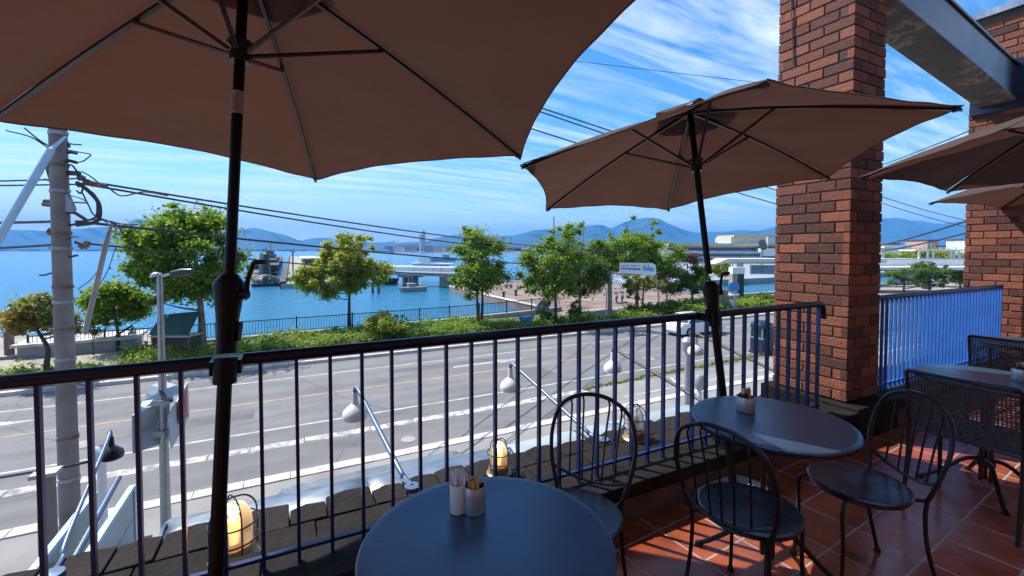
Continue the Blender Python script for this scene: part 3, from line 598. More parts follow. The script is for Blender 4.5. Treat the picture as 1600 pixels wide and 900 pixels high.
# ---- umbrellas
def umbrella(bx, by, tx, ty, rot, R, drop, h, hubd, label, crank=True, ch=.30):
    ax = Vector((tx, ty, 1)).normalized(); u = Vector((1, 0, 0)) - ax * ax.x; u.normalize(); v = ax.cross(u)
    base = Vector((bx, by, 1.1)); foot = base - ax * ((1.1 - .03) / ax.z); apex = base + ax * h
    t = thing('patio_umbrella', label, 'umbrella', foot - Vector((0, 0, .03)), group='brown umbrellas on the terrace')
    tips = [apex - ax * drop + (u * math.cos(rot + k * PI / 3) + v * math.sin(rot + k * PI / 3)) * R for k in range(6)]
    nr_, nt_ = 26, 32; hole = .07; vs = []; fs = []
    def surf(k, s, q, lift=0.0, out=0.05):
        a, b_ = tips[k] - apex, tips[(k + 1) % 6] - apex
        p = a.lerp(b_, q); e = 4 * q * (1 - q)
        p = p * (s * (1 - out * e * s ** 1.5)); p -= ax * (0.035 * e * math.sin(PI * min(s, 1)) ) ; p += ax * (0.03 * (math.sin(PI * s))); p += ax * (.0045 * math.sin(q * 31 + k) * s ** 3 * (1 - .8 * e) + .004 * math.sin(q * 9 + s * 14 + k * 2.1) * e)
        return apex + p + ax * lift
    for k in range(6):
        base_i = len(vs)
        for i in range(nr_ + 1):
            s = hole + (1 - hole) * i / nr_
            for j in range(nt_ + 1): vs.append(surf(k, s, j / nt_))
        for i in range(nr_):
            for j in range(nt_): a0 = base_i + i * (nt_ + 1) + j; fs.append((a0, a0 + 1, a0 + nt_ + 2, a0 + nt_ + 1))
    b = MB(); b.add(vs, fs); can = b.build('canopy', 'canopy', t, True, smooth=True)
    bm = bmesh.new(); bm.from_mesh(can.data); bmesh.ops.remove_doubles(bm, verts=bm.verts, dist=.0008); bmesh.ops.recalc_face_normals(bm, faces=bm.faces); bm.to_mesh(can.data); bm.free()
    vs = []; fs = []
    for k in range(6):
        bi = len(vs)
        for i in range(5):
            s = .02 + .20 * i / 4
            for j in range(9): vs.append(surf(k, s, j / 8, .055 - .02 * i / 4, .12))
        for i in range(4):
            for j in range(8): a0 = bi + i * 9 + j; fs.append((a0, a0 + 1, a0 + 10, a0 + 9))
    b = MB(); b.add(vs, fs); b.build('vent_cap', 'canopy', t, True, smooth=True)
    # hem cord along the edge and seam strips under it
    b = MB()
    for k in range(6): b.tube([surf(k, 1.0, j / 32) for j in range(33)], .0035, 5)
    b.build('hem', 'canopy', can, True, smooth=True)
    hub = base + ax * hubd
    b = MB(); b.cyl(foot, base + ax * .03, .0235, n=20); b.build('lower_pole', 'pole', t, True, smooth=True)
    b = MB(); b.cyl(base + ax * .28, apex + ax * .02, .019, n=20); b.build('upper_pole', 'pole', t, True, smooth=True)
    b = MB(); b.lathe([(0, -.05), (.034, -.05), (.036, -.02), (.03, .0), (.045, .012), (.045, .03), (.03, .035), (0, .035)], hub, 20, ax)
    b.build('hub', 'black', t, True, smooth=True)
    b = MB(); b.lathe([(0, -.03), (.05, -.03), (.052, 0), (.02, .02), (0, .02)], apex, 20, ax); b.build('crown_ring', 'black', t, True, smooth=True)
    for k in range(6):
        d = tips[k] - apex; n_ = (ax.cross(d)).normalized()
        def pt(s): return apex + d * s - ax * .010 + ax * (.026 * math.sin(PI * s))
        b = MB(); w = .0085; hgt = ax * .016; P = [pt(i / 12 * .985 + .01) for i in range(13)]; vv = []
        for p in P: vv += [p - n_ * w, p + n_ * w, p + n_ * w - hgt, p - n_ * w - hgt]
        ff = [(0, 1, 2, 3), (48, 51, 50, 49)]
        for i in range(12):
            for q in range(4): ff.append((i * 4 + q, i * 4 + (q + 1) % 4, i * 4 + 4 + (q + 1) % 4, i * 4 + 4 + q))
        b.add(vv, ff); rb = b.build('rib', 'black', t, True)
        s1 = pt(.385) - ax * .012
        b = MB(); b.tube([hub + d.normalized() * .04, s1], .0092, 6); b.build('strut', 'black', rb, True, smooth=True)
        b = MB(); b.cyl(pt(.975) - ax * .02, pt(.975) + ax * .004, .011, n=10); b.build('tip_cap', 'black', rb, True)
    if crank:
        c = base + ax * ch; b = MB()
        b.lathe([(0, -.17), (.032, -.17), (.039, -.10), (.052, .0), (.052, .012), (.028, .045), (0, .045)], c, 20, ax); cb = b.build('crank_box', 'pole', t, True, smooth=True)
        side = RT.copy(); side = (side - ax * side.dot(ax)).normalized(); k0 = c + side * .047 - ax * .03
        b = MB(); b.cyl(k0 - side * .01, k0 + side * .022, .018, n=14); b.tube(spline([k0 + side * .018, k0 + side * .02 + ax * .05, k0 + side * .035 + ax * .10, k0 + side * .042 + ax * .115, k0 + side * .085 + ax * .118]), .0085, 8)
        b.build('crank_handle', 'pole', cb, True, smooth=True)
        b = MB()
        for sgn in (-1, 1): b.slabpoly([c + side * sgn * .038 - ax * .13, c + side * sgn * .046 - ax * .13, c + side * sgn * .040 - ax * .20, c + side * sgn * .033 - ax * .20], FW * .02)
        b.lathe([(.0, -.24), (.033, -.24), (.033, -.16), (0, -.16)], c, 20, ax); b.build('sleeve', 'pole', t, True, smooth=True)
        b = MB(); b.cyl(base - ax * .05, base + ax * .045, .038, n=20); b.box(base + Vector((0, .05, .005)), (.10, .10, .05)); b.build('rail_clamp', 'pole', t, True, bevel=.003)
    b = MB(); b.lathe([(0, -.03), (.23, -.03), (.24, -.015), (.235, .03), (.05, .05), (.034, .07), (0, .07)], foot, 32); b.build('base', 'paleblue', t, True, smooth=True)
    return t, base, ax, hub
u1, b1, ax1, hub1 = umbrella(-.204, 1.877, .045, .122, .295, 1.534, .496, 1.641, 1.215, 'large brown umbrella filling the upper left, its pole clamped to the railing')
cs = hub1 - ax1 * .215
b = MB(); b.lathe([(.0200, -.045), (.0203, -.045), (.0203, .045), (.0200, .045)], cs, 24, ax1); st = b.build('pole_sticker', 'sticker', u1, True, smooth=True)
b = MB()
for i in range(9):
    for j in range(3):
        a = math.atan2(-FW.y, -FW.x) + (-.45 + .45 * j); p = cs + ax1 * (-.032 + i * .008) + Vector((math.cos(a), math.sin(a), 0)) * .0208
        b.box(p, (.0008, rnd.uniform(.003, .007), .004), rz=a)
b.build('print', 'ink', st, True)
umbrella(2.403, 1.90, -.008, .147, 3.004, 1.231, .42, 1.372, 1.005, 'middle brown umbrella opened in front of the brick pillar, leaning over the second table', ch=.19)
umbrella(4.516, .748, .040, .027, -.098, 1.23, .42, 1.434, 1.067, 'brown umbrella cut by the right edge, nearer of the two beyond the brick pillar', crank=False)
umbrella(6.926, 1.179, .02, .011, 1.899, 1.23, .42, 1.391, 1.024, 'small far brown umbrella low at the right edge, the farthest on the terrace', crank=False)

# ---- bistro tables
def table(x, y, label, r=.35, rz=0.0):
    t = thing('bistro_table', label, 'table', (x, y, 0), rz, 'round dark cafe tables')
    b = MB(); b.lathe([(0, .698), (r - .02, .698), (r - .004, .70), (r, .707), (r + .001, .714), (r - .003, .7195), (r - .012, .7215), (r - .03, .7205), (0, .7205)], n=72); b.build('tabletop', 'table', t, smooth=True)
    b = MB(); b.lathe([(r - .03, .690), (r - .002, .692), (r + .0005, .698), (r - .03, .6975)], n=72); b.build('edge_band', 'rim', t, smooth=True)
    b = MB()
    for k in range(3):
        a = k * 2 * PI / 3 + .3; b.cyl((math.cos(a) * .026, math.sin(a) * .026, .06), (math.cos(a) * .026, math.sin(a) * .026, .695), .011, n=10)
    b.lathe([(0, .66), (.10, .66), (.12, .69), (0, .69)], n=24); b.lathe([(0, .16), (.045, .16), (.045, .20), (0, .20)], n=20); b.build('column', 'rim', t, smooth=True)
    for k in range(4):
        a = k * PI / 2 + .55; d = Vector((math.cos(a), math.sin(a), 0)); b = MB()
        b.tube(spline([d * .02 + Vector((0, 0, .20)), d * .10 + Vector((0, 0, .18)), d * .20 + Vector((0, 0, .09)), d * .27 + Vector((0, 0, .035)), d * .31 + Vector((0, 0, .014))]), .0125, 8); b.lathe([(0, 0), (.02, 0), (.018, .012), (0, .014)], d * .31, 12)
        b.build('foot', 'chair', t, smooth=True)
    return t
table(.49, 1.11, 'nearest round dark table, at the bottom centre of the picture')
table(2.05, 1.30, 'second round table, between two wire chairs, small patch of sun on its rim')
table(3.95, 1.10, 'third round table, behind the nearer woven chair back at the right edge')
table(5.78, 1.32, 'farthest round table, behind the farther woven chair')

# ---- bistro chairs: local +x is where the sitter faces
def wire_chair(label, x, y, ang):
    t = thing('wire_chair', label, 'chair', (x, y, 0), ang, 'black wire bistro chairs with round seats')
    b = MB(); r = .198; b.lathe([(0, .436), (r - .01, .438), (r, .443), (r + .001, .450), (r - .006, .455), (r - .018, .453), (r * .6, .449), (0, .447)], n=56); b.build('seat', 'seat', t, smooth=True)
    b = MB(); b.tube([(math.cos(a) * (r - .012), math.sin(a) * (r - .012), .431) for a in (k * 2 * PI / 40 for k in range(40))], .007, 6, closed=True); b.build('seat_ring', 'chair', t, smooth=True)
    # hoop back
    hoop = spline([(-.185, -.150, .44), (-.205, -.185, .56), (-.235, -.196, .68), (-.262, -.165, .79), (-.275, -.09, .845), (-.279, 0, .862), (-.275, .09, .845), (-.262, .165, .79), (-.235, .196, .68), (-.205, .185, .56), (-.185, .150, .44)], 6)
    b = MB(); b.tube(hoop, .0095, 8); b.build('back_frame', 'chair', t, smooth=True)
    cb = spline([(-.205, -.172, .525), (-.225, -.09, .488), (-.232, 0, .476), (-.225, .09, .488), (-.205, .172, .525)], 6)
    b = MB(); b.tube(cb, .0065, 6)
    b.tube(spline([(-.185, -.14, .437), (-.14, -.13, .437)], 3), .008, 6); b.tube(spline([(-.185, .14, .437), (-.14, .13, .437)], 3), .008, 6); b.build('cross_rail', 'chair', t, smooth=True)
    for yy in (-.115, -.058, 0, .058, .115):
        top = min(hoop, key=lambda p: abs(p.y - yy) + (0 if p.z > .7 else 9)); low = min(cb, key=lambda p: abs(p.y - yy * .85))
        b = MB(); b.tube(spline([low, low.lerp(top, .5) + Vector((-.004, 0, 0)), top - Vector((0, 0, .045)) + Vector((0, .006, 0)), top - Vector((0, -.004, .018)), top]), .0048, 6); b.build('spindle', 'chair', t, smooth=True)
    for sx_, sy_ in ((1, 1), (1, -1), (-1, 1), (-1, -1)):
        b = MB()
        if sx_ > 0: P = [(.125, .10 * sy_, .432), (.160, .128 * sy_, .425), (.182, .142 * sy_, .38), (.178, .145 * sy_, .22), (.190, .155 * sy_, .012)]
        else: P = [(-.185, .150 * sy_, .445), (-.178, .150 * sy_, .36), (-.190, .155 * sy_, .22), (-.245, .165 * sy_, .012)]
        b.tube(spline(P, 6), .0085, 8); e = P[-1]; b.lathe([(0, -.012), (.014, -.012), (.015, 0), (.009, .012), (0, .012)], e, 12); b.build('leg', 'chair', t, smooth=True)
    return t
wire_chair('wire chair behind the nearest table, its hooped back against the railing', 1.03, 1.47, math.radians(180 + 34))
wire_chair('wire chair pushed in at the near side of the second table, back to the viewer', 1.715, 1.175, math.radians(12))
wire_chair('wire chair at the right of the second table, round seat pulled clear of it', 2.36, 1.075, math.radians(180 - 26))

# ---- woven chairs
def woven_chair(label, x, y, ang):
    t = thing('woven_chair', label, 'chair', (x, y, 0), ang, 'dark woven chairs')
    Wd = .235
    def bp(yy, z): return Vector((-.22 - (z - .45) * .20 - .035 * (1 - (yy / Wd) ** 2), yy, z))
    b = MB(); nz, ny = 23, 29; zs = [.47 + i * (.325 / nz) for i in range(nz + 1)]; ys = [-Wd + .01 + i * (2 * (Wd - .01) / ny) for i in range(ny + 1)]
    for i, z in enumerate(zs):
        b.tube([bp(yy, z) + Vector(((-1) ** (i + j) * .0022, 0, 0)) for j, yy in enumerate(ys)], .0042, 4)
    for j, yy in enumerate(ys):
        b.tube([bp(yy, z) - Vector(((-1) ** (i + j) * .0022, 0, 0)) for i, z in enumerate(zs)], .0038, 4)
    b.build('backrest', 'wicker', t)
    b = MB(); b.tube([bp(-Wd, .47), bp(-Wd, .62), bp(-Wd, .80), bp(-Wd * .96, .81)] + [bp(-Wd * .96 + i * Wd * .16, .812) for i in range(1, 12)] + [bp(Wd * .96, .81), bp(Wd, .80), bp(Wd, .62), bp(Wd, .47)], .011, 8); b.build('back_frame', 'black', t, smooth=True)
    b = MB(); n = 28
    for i in range(n + 1):
        a = -.22 + i * .44 / n; b.box((.0, a, .45 + (-1) ** i * .001), (.44, .012, .005)); b.box((a, 0, .45 - (-1) ** i * .001), (.012, .44, .005))
    b.tube([(-.225, -.225, .447), (.225, -.225, .447), (.225, .225, .447), (-.225, .225, .447)], .011, 6, closed=True); b.build('seat', 'wicker', t)
    for sy_ in (1, -1):
        b = MB(); b.tube([bp(Wd * sy_, .48), Vector((-.225, Wd * sy_, .45)), Vector((-.235, Wd * sy_, .30)), Vector((-.29, Wd * sy_, .0))], [.012, .013, .013, .010], 8); b.build('leg', 'black', t, smooth=True)
        b = MB(); b.tube([(.21, .225 * sy_, .66), (.215, .225 * sy_, .45), (.225, .225 * sy_, 0)], .012, 8); b.build('leg', 'black', t, smooth=True)
        b = MB(); b.tube(spline([bp(Wd * sy_, .68), Vector((-.1, Wd * 1.03 * sy_, .668)), Vector((.1, Wd * 1.03 * sy_, .664)), Vector((.21, .23 * sy_, .655))], 5), .011, 8); b.build('armrest', 'black', t, smooth=True)
    return t
woven_chair('woven chair nearer to the viewer, its back turned in front of the third table', 3.62, 1.05, math.radians(2))
woven_chair('farther woven chair between the third and farthest tables, its back turned', 5.43, 1.33, math.radians(2))

# ---- things on the tables
def holder(x, y, z, ang, label, kind=0):
    t = thing('napkin_holder', label, 'holder', (x, y, z), ang, 'condiment holders on the tables')
    def cup(cx_, r, h, name, m):
        b = MB(); b.lathe([(0, .001), (r, .001), (r + .001, .004), (r + .0005, h - .001), (r, h), (r - .0015, h), (r - .002, .006), (0, .006)], (cx_, 0, 0), 36); return b.build(name, m, t, smooth=True)
    if kind == 0:
        cup(-.030, .0235, .088, 'napkin_cup', 'ceramic'); cup(.021, .0345, .083, 'sugar_cup', 'steel')
        b = MB()
        for k in range(11):
            a = rnd.uniform(0, 6.28); rr = rnd.uniform(.002, .015); x0, y0 = -.030 + math.cos(a) * rr, math.sin(a) * rr; tx_, ty_ = rnd.uniform(-.007, .007), rnd.uniform(-.007, .007)
            b.add([(x0 - .006, y0, .01), (x0 + .006, y0 + .001, .01), (x0 + .010 + tx_, y0 + ty_, .128 + rnd.uniform(-.006, .008)), (x0 - .008 + tx_, y0 + ty_ + .003, .124 + rnd.uniform(-.006, .010)), (x0 + tx_, y0 + .004, .07)], [(0, 1, 4), (1, 2, 4), (2, 3, 4), (3, 0, 4)])
        b.build('paper_napkins', 'paper', t)
        b = MB()
        for k in range(34):
            xx = .004 + (k % 7) * .0048 + rnd.uniform(-.001, .001); yy = -.02 + (k // 7) * .0075
            b.box((xx, yy, .056), (.0042, .004, .092), rnd.uniform(-.2, .2))
        b.build('sugar_sticks', 'stick', t)
        b = MB(); b.box((.040, .004, .07), (.017, .034, .045), .3); b.box((.037, -.012, .075), (.012, .010, .035), -.4); b.build('black_sachets', 'black', t, bevel=.002)
    else:
        cup(0, .043, .075, 'cup', 'steel')
        b = MB(); b.box((-.012, .008, .075), (.030, .034, .03), .5); b.build('black_sachets', 'black', t, bevel=.003)
        b = MB()
        for k in range(14): b.box((.008 + rnd.uniform(-.01, .014), rnd.uniform(-.02, .02), .075), (.0045, .004, .07), rnd.uniform(-.5, .5))
        b.build('sugar_sticks', 'stick', t)
        b = MB()
        for xx in (-.022, .022): b.add([(xx - .006, 0, .03), (xx + .006, .002, .03), (xx + .012, 0, .115), (xx - .004, .004, .12)], [(0, 1, 2, 3)])
        b.build('paper_packets', 'paper', t)
    return t
holder(.488, 1.262, .7215, math.radians(-22), 'white and steel twin cup of paper napkins and sugar sticks on the nearest table')
holder(2.045, 1.425, .7215, 0, 'steel cup of sachets and sugar sticks on the second table', 1)
holder(4.04, .985, .7215, .4, 'pale cup at the right edge of the picture on the third table', 1)

# ---- caged ship lanterns on the ledge
def lantern(x, y, s, label, lit=True, rz=0):
    t = thing('caged_lantern', label, 'lantern', (x, y, .10), rz, 'caged ship lanterns on the ledge')
    b = MB(); b.lathe([(0, 0), (.098 * s, 0), (.100 * s, .012 * s), (.088 * s, .02 * s), (.080 * s, .03 * s), (.086 * s, .04 * s), (.078 * s, .05 * s), (.084 * s, .06 * s), (.074 * s, .075 * s), (0, .075 * s)], n=36); b.build('base', 'brass', t, smooth=True)
    b = MB(); b.lathe([(.070 * s, .075 * s), (.072 * s, .15 * s), (.066 * s, .20 * s), (.045 * s, .238 * s), (.018 * s, .252 * s), (0, .254 * s)], n=32); b.build('glass_dome', 'lampglass', t, smooth=True)
    b = MB(); b.lathe([(0, .08 * s), (.014 * s, .08 * s), (.016 * s, .12 * s), (.026 * s, .15 * s), (.022 * s, .18 * s), (0, .195 * s)], n=18); b.build('bulb', 'glow' if lit else 'paper', t, smooth=True)
    b = MB()
    for k in range(4):
        a = k * PI / 2 + .4; d = Vector((math.cos(a), math.sin(a), 0)) * s
        b.tube(spline([d * .092 + Vector((0, 0, .04 * s)), d * .093 + Vector((0, 0, .16 * s)), d * .085 + Vector((0, 0, .225 * s)), d * .05 + Vector((0, 0, .268 * s)), Vector((0, 0, .28 * s))], 5), .0038 * s, 6)
    for z in (.10, .175): b.tube([(math.cos(a) * .093 * s, math.sin(a) * .093 * s, z * s) for a in (k * 2 * PI / 28 for k in range(28))], .0038 * s, 6, closed=True)
    b.build('cage', 'black', t, smooth=True)
    if lit:
        l = bpy.data.lights.new('bulb_light', 'POINT'); l.energy = 0.6 * s; l.color = (1, .62, .28); l.shadow_soft_size = .02; o = bpy.data.objects.new('bulb_light', l); C.objects.link(o); o.parent = t; o.location = (0, 0, .215 * s)
    return t
lantern(-.235, 2.36, 1.06, 'lit caged lantern glowing right behind the first umbrella pole')
lantern(1.19, 2.52, .80, 'lit caged lantern just behind the rim of the nearest table')
lantern(2.33, 2.52, .95, 'unlit caged lantern on the sunlit ledge seen through the wire chair back', False)

# ---- gooseneck lamps reaching out from the ledge
def gooseneck(x, dx, y1, zt, label, s=1.0, mat_='armblue', shade='lampwhite'):
    t = thing('gooseneck_lamp', label, 'lamp', (x, 2.70, .07), 0, 'gooseneck lamps reaching out over the street')
    hx, hy = x + dx, y1
    b = MB(); b.tube(spline([(x + .01, 2.60, .11), (x, 2.74, .10), (x - .01 + dx * .1, 2.86, .14), (x + dx * .8, hy - .14, zt - .012), (x + dx * .95, hy - .035, zt + .015), (hx, hy, zt + .005), (hx, hy + .01, zt - .04)], 7), .017 * s, 10)
    b.lathe([(0, -.01), (.045, -.01), (.045, .012), (0, .016)], (x + .01, 2.60, .105), 16); b.build('arm', mat_, t, True, smooth=True)
    b = MB(); b.lathe([(q0 * s, q1 * s) for q0, q1 in [(0, .0), (.022, .0), (.026, -.06), (.030, -.095), (.062, -.12), (.098, -.155), (.108, -.195), (.100, -.225), (.060, -.245), (.055, -.235), (.09, -.20), (.02, -.10), (0, -.1)]], (hx, hy + .01, zt - .03), 28); b.build('lamp_shade', shade, t, True, smooth=True)
    return t
gooseneck(.64, -.14, 3.92, .35, 'white teardrop lamp on a blue grey arm, seen left of the nearest table')
gooseneck(2.08, -.08, 3.95, .37, 'white teardrop lamp over the road directly behind the back of the first wire chair')
gooseneck(3.42, -.02, 4.05, .36, 'white teardrop lamp on a long dark arm in front of the green median strip', mat_='darksteel')
gooseneck(4.85, .0, 4.1, .40, 'lamp whose thin arm reaches the foot of the brick pillar, behind the second umbrella pole', mat_='darksteel')
gooseneck(-.95, -.10, 3.75, .33, 'lamp with a black shade above the projecting signs at the lower left', mat_='armblue', shade='black', s=.62)

# ---- metal awning outside the ledge
aw = thing('metal_awning', 'pale blue metal awning strip just below the slab ledge', 'awning', (1, 2.9, -.2))
for k, x0 in enumerate((-.62, .42, 1.46, 2.5)):
    b = MB(); W_ = 1.03; prof = [(2.74, -.05), (2.80, .015), (2.90, .035), (3.02, .02), (3.12, -.02), (3.16, -.06)]; vs = []
    for (yy, z_) in prof:
        for q_ in range(9): vs.append((x0 + W_ * q_ / 8, yy + rnd.uniform(-.004, .004), z_ + rnd.uniform(-.004, .004)))
    b.add(vs, [(r_ * 9 + c_, r_ * 9 + c_ + 1, r_ * 9 + c_ + 10, r_ * 9 + c_ + 9) for r_ in range(5) for c_ in range(8)]); o_ = b.build('sheet', 'galv' if k < 2 else 'palepanel', aw, True, smooth=True); so_ = o_.modifiers.new('solid', 'SOLIDIFY'); so_.thickness = .008
    b = MB(); b.tube([(x0, 3.165, -.06), (x0 + W_, 3.165, -.06)], .014, 8); b.tube([(x0 + .01, 2.80, .02), (x0 + .01, 2.92, .045), (x0 + .01, 3.16, -.045)], .010, 6); b.build('edge_bead', 'armblue', o_, True, smooth=True)

# ================================================================== STREET
# utility poles
def upole(p, h, r0, r1, label, full=True):
    t = thing('utility_pole', label, 'pole', p, group='concrete utility poles on the near pavement')
    b = MB(); b.tube([(0, 0, 0), (0, 0, h)], [r0, r1], 24); b.build('shaft', 'polec', t, smooth=True)
    return t
PB = onz(111, 850, STREET)
up = upole(PB, 11.6, .160, .118, 'tall weathered concrete utility pole at the left with cables and rusty brackets')
def pz(py, Z=8.62): return EYE.z - (py - HOR) / F_PX * Z
for k, py in enumerate((214, 262, 301, 365, 388, 447, 470, 512, 558, 680, 745)):
    z = pz(py); r = .160 - .042 * ((z - STREET) / 11.6)
    b = MB(); b.lathe([(r + .001, -.03), (r + .012, -.028), (r + .012, .028), (r + .001, .03)], (0, 0, z - PB.z), 24); b.box((RT.x * (r + .03), RT.y * (r + .03), z - PB.z), (.05, .05, .05), YAW); b.build('steel_band', 'rust' if k % 2 else 'grey', up, smooth=False)
def at_pole(px, py, dZ=0): return onZ(px, py, 8.62 + dZ)
for nm, P, r in (('crossarm', [(76, 264), (100, 270), (124, 271)], .05), ('end_clip', [(75, 258), (77, 270), (84, 290)], .04), ('bracket_arm', [(68, 319), (90, 322), (100, 326)], .045), ('bracket_arm', [(98, 331), (118, 333), (134, 343)], .03),
                 ('step_bolt', [(98, 421), (70, 430), (62, 430)], .018), ('step_bolt', [(118, 378), (132, 383), (140, 381)], .03), ('bracket_arm', [(86, 384), (92, 385), (92, 396)], .05), ('bracket_arm', [(92, 236), (104, 250), (120, 254)], .035), ('bracket_arm', [(93, 276), (98, 288), (96, 300)], .05)):
    b = MB(); b.tube([at_pole(x, y, -.19) for x, y in P], r, 6); b.build(nm, 'darksteel', up, True)
for nm, P, r in (('step_bolt', [(100, 224), (122, 226), (127, 226)], .014), ('cable_clip', [(96, 218), (104, 222), (108, 230)], .03), ('cable_clip', [(98, 240), (110, 238), (120, 240)], .028), ('spacer_rod', [(112, 316), (136, 317)], .016),
                 ('cable_clip', [(93, 350), (110, 352), (119, 350)], .022), ('cable_clip', [(90, 398), (106, 402), (121, 399)], .022), ('step_bolt', [(94, 450), (84, 451)], .016), ('step_bolt', [(118, 500), (130, 502)], .016), ('step_bolt', [(94, 540), (84, 541)], .016), ('step_bolt', [(122, 600), (133, 602)], .016), ('spacer_rod', [(92, 290), (80, 283), (70, 280)], .02)):
    b = MB(); b.tube([at_pole(x, y, -.17) for x, y in P], r, 6); b.build(nm, 'darksteel', up, True)
b = MB()
for P, r in (([(10, 204), (48, 214), (78, 232), (96, 236)], .014), ([(38, 200), (66, 222), (92, 234)], .014), ([(168, 292), (190, 306), (225, 300), (262, 306)], .014), ([(128, 300), (138, 320), (150, 338), (190, 350), (215, 351)], .013), ([(118, 350), (136, 344), (160, 344), (182, 351), (190, 362)], .013), ([(205, 352), (215, 362), (222, 352)], .012), ([(128, 268), (142, 276), (152, 284)], .012), ([(76, 388), (110, 372), (122, 370)], .010)):
    b.tube(spline([at_pole(x, y, -.2 - .012 * i) for i, (x, y) in enumerate(P)], 6), r, 6)
b.build('jumper_cables', 'wire', up, True, smooth=True)
b = MB(); b.slabpoly([at_pole(88, 306, -.19), at_pole(110, 304, -.19), at_pole(120, 326, -.19), at_pole(118, 332, -.19), at_pole(92, 330, -.19)], -FW * .06); b.build('mounting_plate', 'grey', up, True)
def insul(px, py, r, m='rust', d=None, k=0):
    p = at_pole(px, py, -.15); b = MB(); d = d or (RT + FW * .2); b.lathe([(0, -r), (r * .6, -r), (r, -r * .5), (r * .6, 0), (r, r * .4), (r * .55, r), (0, r)], p, 12, d); b.build('insulator', m, up, True, smooth=True)
for a in ((82, 362, .075), (86, 350, .05), (127, 278, .06), (136, 284, .055), (147, 288, .055), (161, 290, .05), (125, 289, .05), (74, 316, .06), (131, 384, .07), (136, 380, .05)): insul(*a)
b = MB()
for P, r in (([(99, 262), (112, 258), (128, 277), (150, 286), (168, 290)], .016), ([(120, 285), (140, 300), (155, 320), (152, 345), (120, 352)], .034), ([(125, 290), (148, 305), (152, 330), (145, 342), (118, 347)], .018),
             ([(78, 284), (85, 290), (92, 291)], .012), ([(100, 233), (125, 238), (141, 241), (138, 246), (125, 253), (95, 252)], .012), ([(82, 252), (88, 247), (100, 250)], .016), ([(120, 298), (126, 302), (130, 292), (126, 286)], .016),
             ([(92, 302), (120, 308), (136, 315)], .010)):
    b.tube(spline([at_pole(x, y, -.22 - .01 * i) for i, (x, y) in enumerate(P)], 6), r, 6)
b.build('cable_loops', 'wire', up, True, smooth=True)
PB2 = Vector((21.9, 11.2, STREET)); upole(PB2, 12.8, .19, .13, 'second concrete utility pole, standing beyond and mostly hidden by the near brick pillar')

def wirething(paths, label, r=.02, name='overhead_cable', m='wire', group=None):
    b = MB()
    for p in paths: b.tube(p, r * 1.2, 6)
    return props(b.build(name, m, smooth=True), label, 'cable', group)
END = 42
def farpt(px, py): return onZ(px, py, END)
wirething([sag(at_pole(128, 282), farpt(1010, 390), .55), sag(at_pole(128, 287), farpt(1012, 392), .75)], 'uppermost pair of cables over the bay, falling from the left pole to the trees', .019)
wirething([sag(at_pole(118, 346), farpt(1000, 414), .42)], 'single thick overhead cable crossing in front of the bay to the banner', .024)
wirething([sag(at_pole(118, 379), farpt(960, 436), .40)], 'lowest overhead cable, crossing the wharf and water from the left pole', .016)
wirething([sag(at_pole(118, 279), onZ(-260, 281, 9.5), .05), sag(at_pole(118, 288), onZ(-260, 290, 9.5), .02)], 'thin pair of cables leaving the left pole to the left under the umbrella', .014)
wirething([sag(at_pole(90, 346), onZ(-260, 350, 9.5), .02)], 'cable leaving the left pole to the left, level with the mountain tops', .024)
wirething([sag(at_pole(90, 382), onZ(-260, 392, 9.5), .05)], 'lowest cable leaving the left pole to the left across the water', .022)
def atp2(py): p = PB2.copy(); p.z = EYE.z - (py - HOR) / F_PX * 19.9; return p
def toppt(z): return Vector((PB.x, PB.y, z))
for (ya, yb, lb) in ((-73, 313, 'uppermost of three parallel cables between the two big umbrellas'), (-76, 325, 'middle of three parallel cables between the two big umbrellas'), (-28, 344, 'lowest of three parallel cables between the two big umbrellas')):
    wirething([sag(toppt(EYE.z - (ya - HOR) / F_PX * 8.62), atp2(yb), .15)], lb, .016)
wirething([sag(onZ(300, 20, 30), onZ(1300, 142, 30), .1)], 'faint high cable crossing the blue sky above the middle umbrella', .014)
wirething([sag(atp2(284), onZ(1720, 118, 6.5), .1), sag(atp2(300), onZ(1720, 128, 6.5), .1)], 'pair of cables rising right from behind the near brick pillar above the far umbrella', .011)
wirething([sag(atp2(395), onZ(1720, 270, 6.5), .25), sag(atp2(398), onZ(1720, 300, 7.5), .3)], 'thick cable and its thinner mate curving up to the second brick pillar', .017)
wirething([sag(atp2(290), onZ(1640, 372, 28), .5), sag(atp2(280), onZ(1640, 362, 28), .5)], 'faint sagging cables in the gap between the brick pillars', .015)
b = MB(); b.tube([at_pole(103, 213, -.3), at_pole(82, 232, -.45), at_pole(79, 236, -.5)], [.02, .035, .06], 8); b.tube([at_pole(80, 234, -.5), onZ(-60, 470, 7.2)], .062, 12)
props(b.build('guard_tube', 'guard', smooth=True), 'pale blue cable guard tube slanting down left from the pole top', 'guard tube')
b = MB(); b.tube([at_pole(176, 345, .3), at_pole(166, 380, .35), at_pole(133, 520, .5)], [.02, .045, .05], 8); b.tube(spline([at_pole(160, 342, .2), at_pole(172, 352, .3), at_pole(182, 350, .2), at_pole(178, 372, .2)], 5), .014, 6)
props(b.build('guy_wire_guard', 'concrete', smooth=True), 'whitish guy wire guard slanting beside the pole in front of the small tree', 'guy wire')
b = MB()
for P in ([(165, 392), (148, 430), (122, 452)], [(181, 385), (165, 430), (135, 470)]): b.tube(spline([at_pole(x, y, .5) for x, y in P], 5), .008, 5)
props(b.build('thin_stay_wire', 'wire'), 'two thin stay wires hanging right of the left pole over the water', 'wire')

